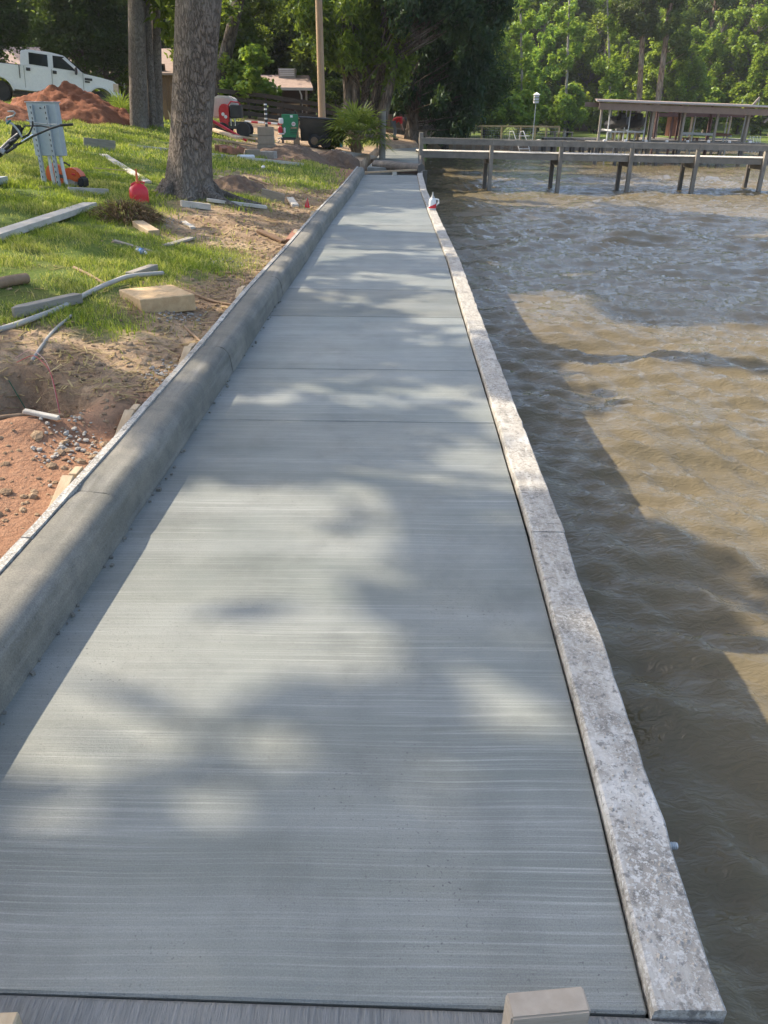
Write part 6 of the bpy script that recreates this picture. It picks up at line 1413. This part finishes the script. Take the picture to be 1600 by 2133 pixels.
mb = MB(); mb.tube([(0.055, 0, 0.19), (0.115, 0, 0.18), (0.12, 0, 0.12), (0.068, 0, 0.08)], 0.016, 8); mb.build('handle', M['white_metal'], jg, smooth=True)

# ---- blocks, bricks, lumber
def cmu(label, px, py, w, d, h, rz, z=0.0, group='concrete blocks stacked by the generator', m='concrete_block'):
    p = gp(px, py); o = thing('concrete_block', label, 'block', (p.x, p.y, p.z+z), rz, group)
    MB().box((0, 0, h/2-0.01), (w, d, h-0.006)).build('block', M[m], o, bevel=0.008)
    return o
for k, lab in enumerate(('bottom', 'middle', 'top')): cmu(lab + ' tan concrete block of the stack beside the green generator', 556, 317, 0.50+0.05*(k == 0), 0.3, 0.245, 0.05*k-0.03, 0.245*k)
cmu('single concrete block lying in front of the block stack', 527, 327, 0.42, 0.22, 0.2, 0.2)
o = cmu('broken grey concrete chunk beside the stack foot', 560, 330, 0.42, 0.3, 0.2, -0.2, 0, None, 'rubble')
for k, (px, py, rz, lab) in enumerate(((462, 318, 0.2, 'light'), (485, 324, 1.1, 'tilted'), (472, 322, 0.6, 'half-buried'), (498, 323, 2.0, 'broken'))):
    p = gp(px, py); o = thing('brick', lab + ' red brick in the loose brick pile beyond the trunk', 'brick', (p.x, p.y, p.z+0.05), rz, 'loose bricks in the grass'); b_ = MB().box((0, 0, 0.06), (0.36, 0.18, 0.18)).build('block', M['brick'], o, bevel=0.01); b_.rotation_euler = (0.15*k, 0.2*(k % 2), 0)
def lumber(label, a, b, w, h, m, z=0.0): return plank(label, a, b, w, h, m, z, z, 'lumber', 'lumber')
lumber('long pale plank on the lumber heap beyond the trunk', (445, 299), (535, 311), 0.20, 0.05, M['wood_tan'], 0.10)
lumber('brown squared beam lying on the lumber heap', (440, 281), (472, 282), 0.35, 0.30, M['wood_brown'], 0.10)
lumber('tan board slanting down the lumber heap', (442, 285), (500, 305), 0.25, 0.06, M['wood_tan'], 0.22)
lumber('yellow plywood offcut at the right of the lumber heap', (512, 288), (543, 297), 0.55, 0.05, M['rail_yellow'], 0.14)
lumber('wide tan panel under the red jack handle', (480, 298), (530, 304), 0.5, 0.06, M['wood_tan'], 0.22)
# red jack bar
A = pd(443, 252, 29.2); B = gp(522, 298); B.z += 0.1; B.y = 29.2
mb = MB(); mb.tube([A, B], [0.05, 0.045], 8); o = mb.build('jack_bar', M['red_paint'], smooth=True); tag(o, 'long dark red bar slanting over the lumber heap', 'bar')
# ---- red trencher-like machine with beige tank
rb = gp(478, 292); rb.y = 31.5; rb.x = at(478, 31.5); rb.z = gz1(rb.x, rb.y); k = 0.0177
rm = thing('mini_machine', 'red and black engine machine with a beige tank beyond the trunk', 'machine', rb)
mb = MB(); mb.prism([(-0.62, 0.62), (-0.62, 1.20), (-0.42, 1.36), (0.10, 1.34), (0.30, 1.20), (0.30, 0.62)], -0.1, 0.55, 'y'); mb.build('tank', M['beige'], rm, bevel=0.06, seg=3, smooth=True)
mb = MB(); mb.prism([(-0.28, 0.30), (-0.30, 0.90), (-0.22, 1.06), (-0.05, 1.10), (0.08, 1.00), (0.05, 0.30)], -0.42, -0.12, 'y'); mb.build('engine_shroud', M['red_paint'], rm, bevel=0.03, seg=2, smooth=True)
mb = MB(); mb.box((0.32, -0.22, 0.85), (0.42, 0.4, 0.42)); mb.build('air_box', M['black'], rm, bevel=0.02)
mb = MB(); mb.tube([(0.05, -0.3, 1.05), (0.15, -0.3, 1.16), (0.42, -0.3, 1.14), (0.5, -0.3, 1.02)], 0.025, 8); mb.build('guard_hoop', M['red_paint'], rm, smooth=True)
mb = MB(); mb.box((0.2, -0.1, 0.40), (0.8, 0.6, 0.24)); mb.build('frame', M['black_metal'], rm, bevel=0.02)
for x in (-0.14, -0.05): mb = MB(); mb.lathe([(0.02, 0), (0.06, 0.01), (0.05, 0.05)], (x, -0.43, 0.72-0.9*(x+0.1)), 10, 'y'); mb.build('gauge', M['white_metal'], rm)
for x in (0.12, 0.27): mb = MB(); mb.tube([(x, -0.40, 0.38), (x, -0.40, 0.62)], 0.03, 8); mb.build('cylinder', M['chrome'], rm)
for x in (-0.2, 0.55):
    for s in (-1, 1): mb = MB(); mb.lathe([(0.05, -0.07), (0.24, -0.07), (0.26, 0), (0.24, 0.07), (0.05, 0.07)], (x, s*0.38, 0.25), 18, 'y'); mb.build('wheel', M['rubber'], rm, smooth=True)
# ---- survey rod, striped
p = gp(556, 300); p.y = 33; p.x = at(556, 33, 280); p.z = gz1(p.x, 33); top = pd(555, 214, 33).z-p.z
sr = thing('striped_rod', 'black rod with white bands standing behind the block stack', 'rod', p)
mb = MB(); mb.tube([(0, 0, -0.1), (0, 0, top)], 0.05, 8); mb.build('shaft', M['black'], sr)
for q in range(5): mb = MB(); mb.tube([(0, 0, top-0.08-q*0.16), (0, 0, top-0.03-q*0.16)], 0.054, 8); mb.build('band', M['white_metal'], sr)
A = pd(510, 253, 34.5); B = pd(592, 259, 34.5)
bar = thing('marker_bar', 'red and white bar on two short legs between the machine and generator', 'bar'); 
for q in range(6): a = A.lerp(B, q/6); b = A.lerp(B, (q+1)/6); mb = MB(); mb.tube([a, b], 0.035, 8); mb.build('band', M['red_paint'] if q % 2 else M['white_metal'], bar)
for t in (0.06, 0.94): a = A.lerp(B, t); mb = MB(); mb.tube([(a.x, a.y, gz1(a.x, a.y)-0.05), (a.x, a.y, a.z-0.03)], 0.03, 6); mb.build('leg', M['black_metal'], bar)
# ---- green generator
gb = gp(606, 300); ge = thing('welder_generator', 'green boxy generator with a small red motor at one end', 'generator', gb, 0.12)
k = gb.y/ray(606, 300).y
mb = MB(); mb.box((0, 0, 0.63), (0.62, 0.55, 0.80)); ca = mb.build('casing', M['green_paint'], ge, bevel=0.02)
for q in range(5): mb = MB(); mb.box((0.12, -0.279, 0.36+q*0.055), (0.26, 0.012, 0.018)); mb.build('vent_slot', M['slot'], ca)
mb = MB(); mb.lathe([(0.01, 0), (0.075, 0.0), (0.075, -0.012), (0.01, -0.013)], (0.13, -0.276, 0.70), 18, 'y'); mb.build('badge', M['white_metal'], ca)
mb = MB(); mb.box((0.13, -0.292, 0.70), (0.09, 0.006, 0.03)); mb.build('badge', M['red_paint'], ca)
mb = MB(); mb.box((0.06, -0.28, 0.96), (0.10, 0.012, 0.08)); mb.build('sticker', M['white_metal'], ca)
mb = MB(); mb.box((0.13, -0.28, 0.57), (0.22, 0.010, 0.05)); mb.build('sticker', M['wood_tan'], ca)
for (x, z, w, h, m) in ((-0.28, 0.80, 0.18, 0.20, 'white_metal'), (-0.32, 0.50, 0.16, 0.22, 'red_paint'), (-0.16, 0.48, 0.08, 0.20, 'white_metal'), (-0.28, 0.36, 0.24, 0.05, 'white_metal')): mb = MB(); mb.box((x-0.06, -0.30, z), (w, 0.14, h)); mb.build('motor_part', M[m], ge, bevel=0.03)
mb = MB(); mb.box((0, 0, 0.19), (0.75, 0.6, 0.09)); mb.build('skid', M['black_metal'], ge)
for x in (-0.3, 0.3): mb = MB(); mb.box((x, 0, 0.07), (0.08, 0.55, 0.18)); mb.build('foot', M['black_metal'], ge)
mb = MB(); mb.tube([(-0.55, -0.3, 0.03), (-0.42, -0.35, 0.12), (-0.5, -0.25, 0.2), (-0.32, -0.32, 0.24)], 0.03, 6); mb.build('hose', M['wood_white'], ge)
# ---- power buggy tub
bb = gp(655, 306); bu = thing('concrete_buggy', 'black concrete buggy with a deep flared tub and small wheels', 'buggy', bb, 0.05); k = bb.y/ray(655, 306).y
def bq_(px, py): return ((px-655)*k, pd(655, py, bb.y).z-bb.z)
def tub_ring(pts, w): return [(x, -w, z) for x, z in pts]
tp_ = [bq_(628, 244), bq_(711, 249)]; bo_ = [bq_(622, 293), bq_(672, 293)]
mb = MB(); V = [(tp_[0][0], -0.55, tp_[0][1]), (tp_[1][0], -0.55, tp_[1][1]), (tp_[1][0], 0.55, tp_[1][1]), (tp_[0][0], 0.55, tp_[0][1]), (bo_[0][0]+0.12, -0.36, bo_[0][1]), (bo_[1][0], -0.36, bo_[1][1]), (bo_[1][0], 0.36, bo_[1][1]), (bo_[0][0]+0.12, 0.36, bo_[0][1])]
I = [(Vector(v)-Vector((0.5, 0, 0)))*0.93+Vector((0.5, 0, 0.06)) for v in V]
mb.add(V+I, [(0, 1, 5, 4), (1, 2, 6, 5), (2, 3, 7, 6), (3, 0, 4, 7), (4, 5, 6, 7), (8, 12, 13, 9), (9, 13, 14, 10), (10, 14, 15, 11), (11, 15, 12, 8), (15, 14, 13, 12), (0, 8, 9, 1), (1, 9, 10, 2), (2, 10, 11, 3), (3, 11, 8, 0)]); mb.build('tub', M['tub'], bu, bevel=0.012, smooth=True)
mb = MB(); mb.tube([Vector((V[0][0]-0.05, -0.58, V[0][2])), Vector((V[1][0]+0.06, -0.58, V[1][2])), Vector((V[2][0]+0.06, 0.58, V[2][2])), Vector((V[3][0]-0.05, 0.58, V[3][2]))], 0.035, 8); mb.build('rim', M['black_metal'], bu)
for x, m, s in ((0.02, 'stick', -1), (0.02, 'rubber', 1), (0.45, 'rubber', -1), (0.45, 'rubber', 1)):
    mb = MB(); mb.lathe([(0.04, -0.08), (0.15, -0.085), (0.23, -0.08), (0.25, 0), (0.23, 0.08), (0.15, 0.06), (0.04, 0.05)], (x, s*0.40, 0.23), 20, 'y'); mb.build('wheel', M['rubber'], bu, smooth=True)
    if x > 0.2: continue
    mb = MB(); mb.lathe([(0.02, -0.088), (0.14, -0.09), (0.13, -0.095), (0.02, -0.10)], (x, s*0.40, 0.23), 16, 'y'); mb.build('hub', M['stick'], bu)
mb = MB(); mb.box((0.2, 0, 0.30), (1.0, 0.6, 0.16)); mb.build('chassis', M['black_metal'], bu)
mb = MB(); mb.box((0.42, -0.35, 0.24), (0.5, 0.12, 0.34)); mb.build('side_panel', M['black_metal'], bu, bevel=0.03)
mb = MB(); mb.tube([Vector((tp_[0][0]+0.1, 0.0, 0.4)), Vector((tp_[0][0]-0.15, 0, 1.0)), Vector((tp_[0][0]-0.2, -0.3, 1.25))], 0.03, 8); mb.build('handle', M['black_metal'], bu)
# shovel leaning on the tub
A = pd(624, 252, bb.y-0.7); B = gp(619, 308); B = Vector((at(618, bb.y-0.75, 300), bb.y-0.75, 0)); B.z = gz1(B.x, B.y)
sv = thing('shovel', 'long-handled shovel leaning against the near corner of the black tub', 'shovel', B)
mb = MB(); mb.tube([(0, 0, 0.2), A-B], 0.022, 8); mb.build('handle', M['pole'], sv)
mb = MB(); mb.add([(-0.12, 0, 0.26), (0.12, 0, 0.26), (0.11, -0.03, 0.05), (0, -0.03, -0.04), (-0.11, -0.03, 0.05), (-0.12, 0.02, 0.26), (0.12, 0.02, 0.26), (0.11, -0.012, 0.05), (0, -0.012, -0.04), (-0.11, -0.012, 0.05)], [(0, 1, 2, 3, 4), (9, 8, 7, 6, 5), (0, 5, 6, 1), (1, 6, 7, 2), (2, 7, 8, 3), (3, 8, 9, 4), (4, 9, 5, 0)]); mb.build('scoop', M['stick'], sv)
# teal bin
y = 36.0; x = at(703, y); z0 = gz1(x, y); tb_ = thing('plastic_bin', 'teal plastic bin half hidden between the tub and the fan palm', 'bin', (x, y, z0))
zt_ = pd(703, 266, y).z-z0; MB().lathe([(0.20, 0), (0.22, 0.02), (0.27, zt_-0.05), (0.26, zt_-0.05)], (0, 0, 0), 18).build('body', M['teal'], tb_, smooth=True)
MB().lathe([(0.29, zt_-0.05), (0.30, zt_), (0.1, zt_+0.03)], (0, 0, 0), 18).build('lid', M['teal'], tb_, smooth=True)
plant(bushA, used, (at(692, 33.5), 33.5, gz1(at(692, 33.5), 33.5)-0.05), 0.33, 0.5, 'small green shrub growing between the buggy and the fan palm', 'shrub')

# ---- person in red bending over
def skin_chain(name, parent, m, verts, edges, radii, sub=2):
    me = bpy.data.meshes.new(name); me.from_pydata(verts, edges, []); me.update()
    o = put(name, me, m, parent); md = o.modifiers.new('skin', 'SKIN'); md.use_smooth_shade = True
    for i, r in enumerate(radii): me.skin_vertices[0].data[i].radius = (r, r)
    me.skin_vertices[0].data[0].use_root = True
    sm = o.modifiers.new('sub', 'SUBSURF'); sm.levels = sub; sm.render_levels = sub; return o
py_ = 46.0; px_ = at(821, py_, 289); pb = Vector((px_, py_, gz1(px_, py_)))
pe = thing('person', 'person in a red shirt and grey trousers bending forward on the old walkway', 'person', pb, 0.0)
# facing +x, bending forward; hips over the feet
J = dict(pel=(-0.05, 0, 0.80), sp=(0.08, 0, 0.98), ch=(0.28, 0, 1.06), nk=(0.42, 0, 1.04), hd0=(0.50, 0, 1.00), hd1=(0.60, 0, 0.95),
         hl=(-0.05, 0.10, 0.78), kl=(0.03, 0.12, 0.45), al=(-0.03, 0.12, 0.09), tl=(0.12, 0.13, 0.04), hr=(-0.05, -0.10, 0.78), kr=(0.06, -0.13, 0.45), ar=(0.02, -0.13, 0.09), tr_=(0.17, -0.14, 0.04),
         sl=(0.34, 0.18, 1.03), el=(0.36, 0.22, 0.76), wl=(0.44, 0.18, 0.53), fl=(0.48, 0.16, 0.44), sr=(0.34, -0.18, 1.03), er=(0.38, -0.22, 0.76), wr=(0.46, -0.18, 0.53), fr=(0.50, -0.16, 0.44))
names = list(J); ix = {n: i for i, n in enumerate(names)}
E_ = [('pel', 'sp'), ('sp', 'ch'), ('ch', 'nk'), ('nk', 'hd0'), ('hd0', 'hd1'), ('pel', 'hl'), ('hl', 'kl'), ('kl', 'al'), ('al', 'tl'), ('pel', 'hr'), ('hr', 'kr'), ('kr', 'ar'), ('ar', 'tr_'), ('ch', 'sl'), ('sl', 'el'), ('el', 'wl'), ('wl', 'fl'), ('ch', 'sr'), ('sr', 'er'), ('er', 'wr'), ('wr', 'fr')]
rad = dict(pel=.13, sp=.125, ch=.14, nk=.06, hd0=.085, hd1=.095, hl=.09, kl=.06, al=.042, tl=.04, hr=.09, kr=.06, ar=.042, tr_=.04, sl=.07, el=.045, wl=.033, fl=.035, sr=.07, er=.045, wr=.033, fr=.035)
skin_chain('body', pe, M['skin'], [J[n] for n in names], [(ix[a], ix[b]) for a, b in E_], [rad[n] for n in names])
def sub_chain(name, m, ns, es, grow):
    i2 = {n: i for i, n in enumerate(ns)}; skin_chain(name, pe, m, [J[n] for n in ns], [(i2[a], i2[b]) for a, b in es], [rad[n]+grow for n in ns])
sub_chain('shirt', M['cloth_red'], ['ch', 'sp', 'pel', 'sl', 'el', 'sr', 'er', 'nk'], [('pel', 'sp'), ('sp', 'ch'), ('ch', 'sl'), ('sl', 'el'), ('ch', 'sr'), ('sr', 'er'), ('ch', 'nk')], 0.03)
sub_chain('trousers', M['cloth_grey'], ['pel', 'hl', 'kl', 'al', 'hr', 'kr', 'ar'], [('pel', 'hl'), ('hl', 'kl'), ('kl', 'al'), ('pel', 'hr'), ('hr', 'kr'), ('kr', 'ar')], 0.022)
for s, n in ((1, 'tl'), (-1, 'tr_')): a = Vector(J[n]); mb = MB(); mb.box((a.x-0.06, a.y, 0.045), (0.27, 0.10, 0.09)); mb.build('shoe', M['rubber'], pe, bevel=0.03, seg=2, smooth=True)
mb = MB(); mb.lathe([(0.02, 0.115), (0.07, 0.10), (0.105, 0.05), (0.112, 0.0)], (0, 0, 0), 14); hat = mb.build('cap', M['cloth_dark'], pe, smooth=True); hat.location = (0.555, 0, 0.975); hat.rotation_euler = (0, 0.9, 0)

# ---- thin summer haze over the whole place (clear nearby, pale over the far bank)
mb = MB(); mb.box((50, 425, 28), (1340, 1000, 65)); hz = mb.build('haze', None); tag(hz, 'pale summer haze over the bay', 'haze', kind='stuff')
hm = bpy.data.materials.new('haze_air'); hm.use_nodes = True; hn = hm.node_tree.nodes; hn.remove(hn['Principled BSDF'])
pv = hn.new('ShaderNodeVolumePrincipled'); pv.inputs['Color'].default_value = (0.93, 0.95, 0.97, 1); pv.inputs['Density'].default_value = 0.0003; pv.inputs['Anisotropy'].default_value = 0.3
hm.node_tree.links.new(pv.outputs[0], hn['Material Output'].inputs['Volume']); hz.data.materials.append(hm)
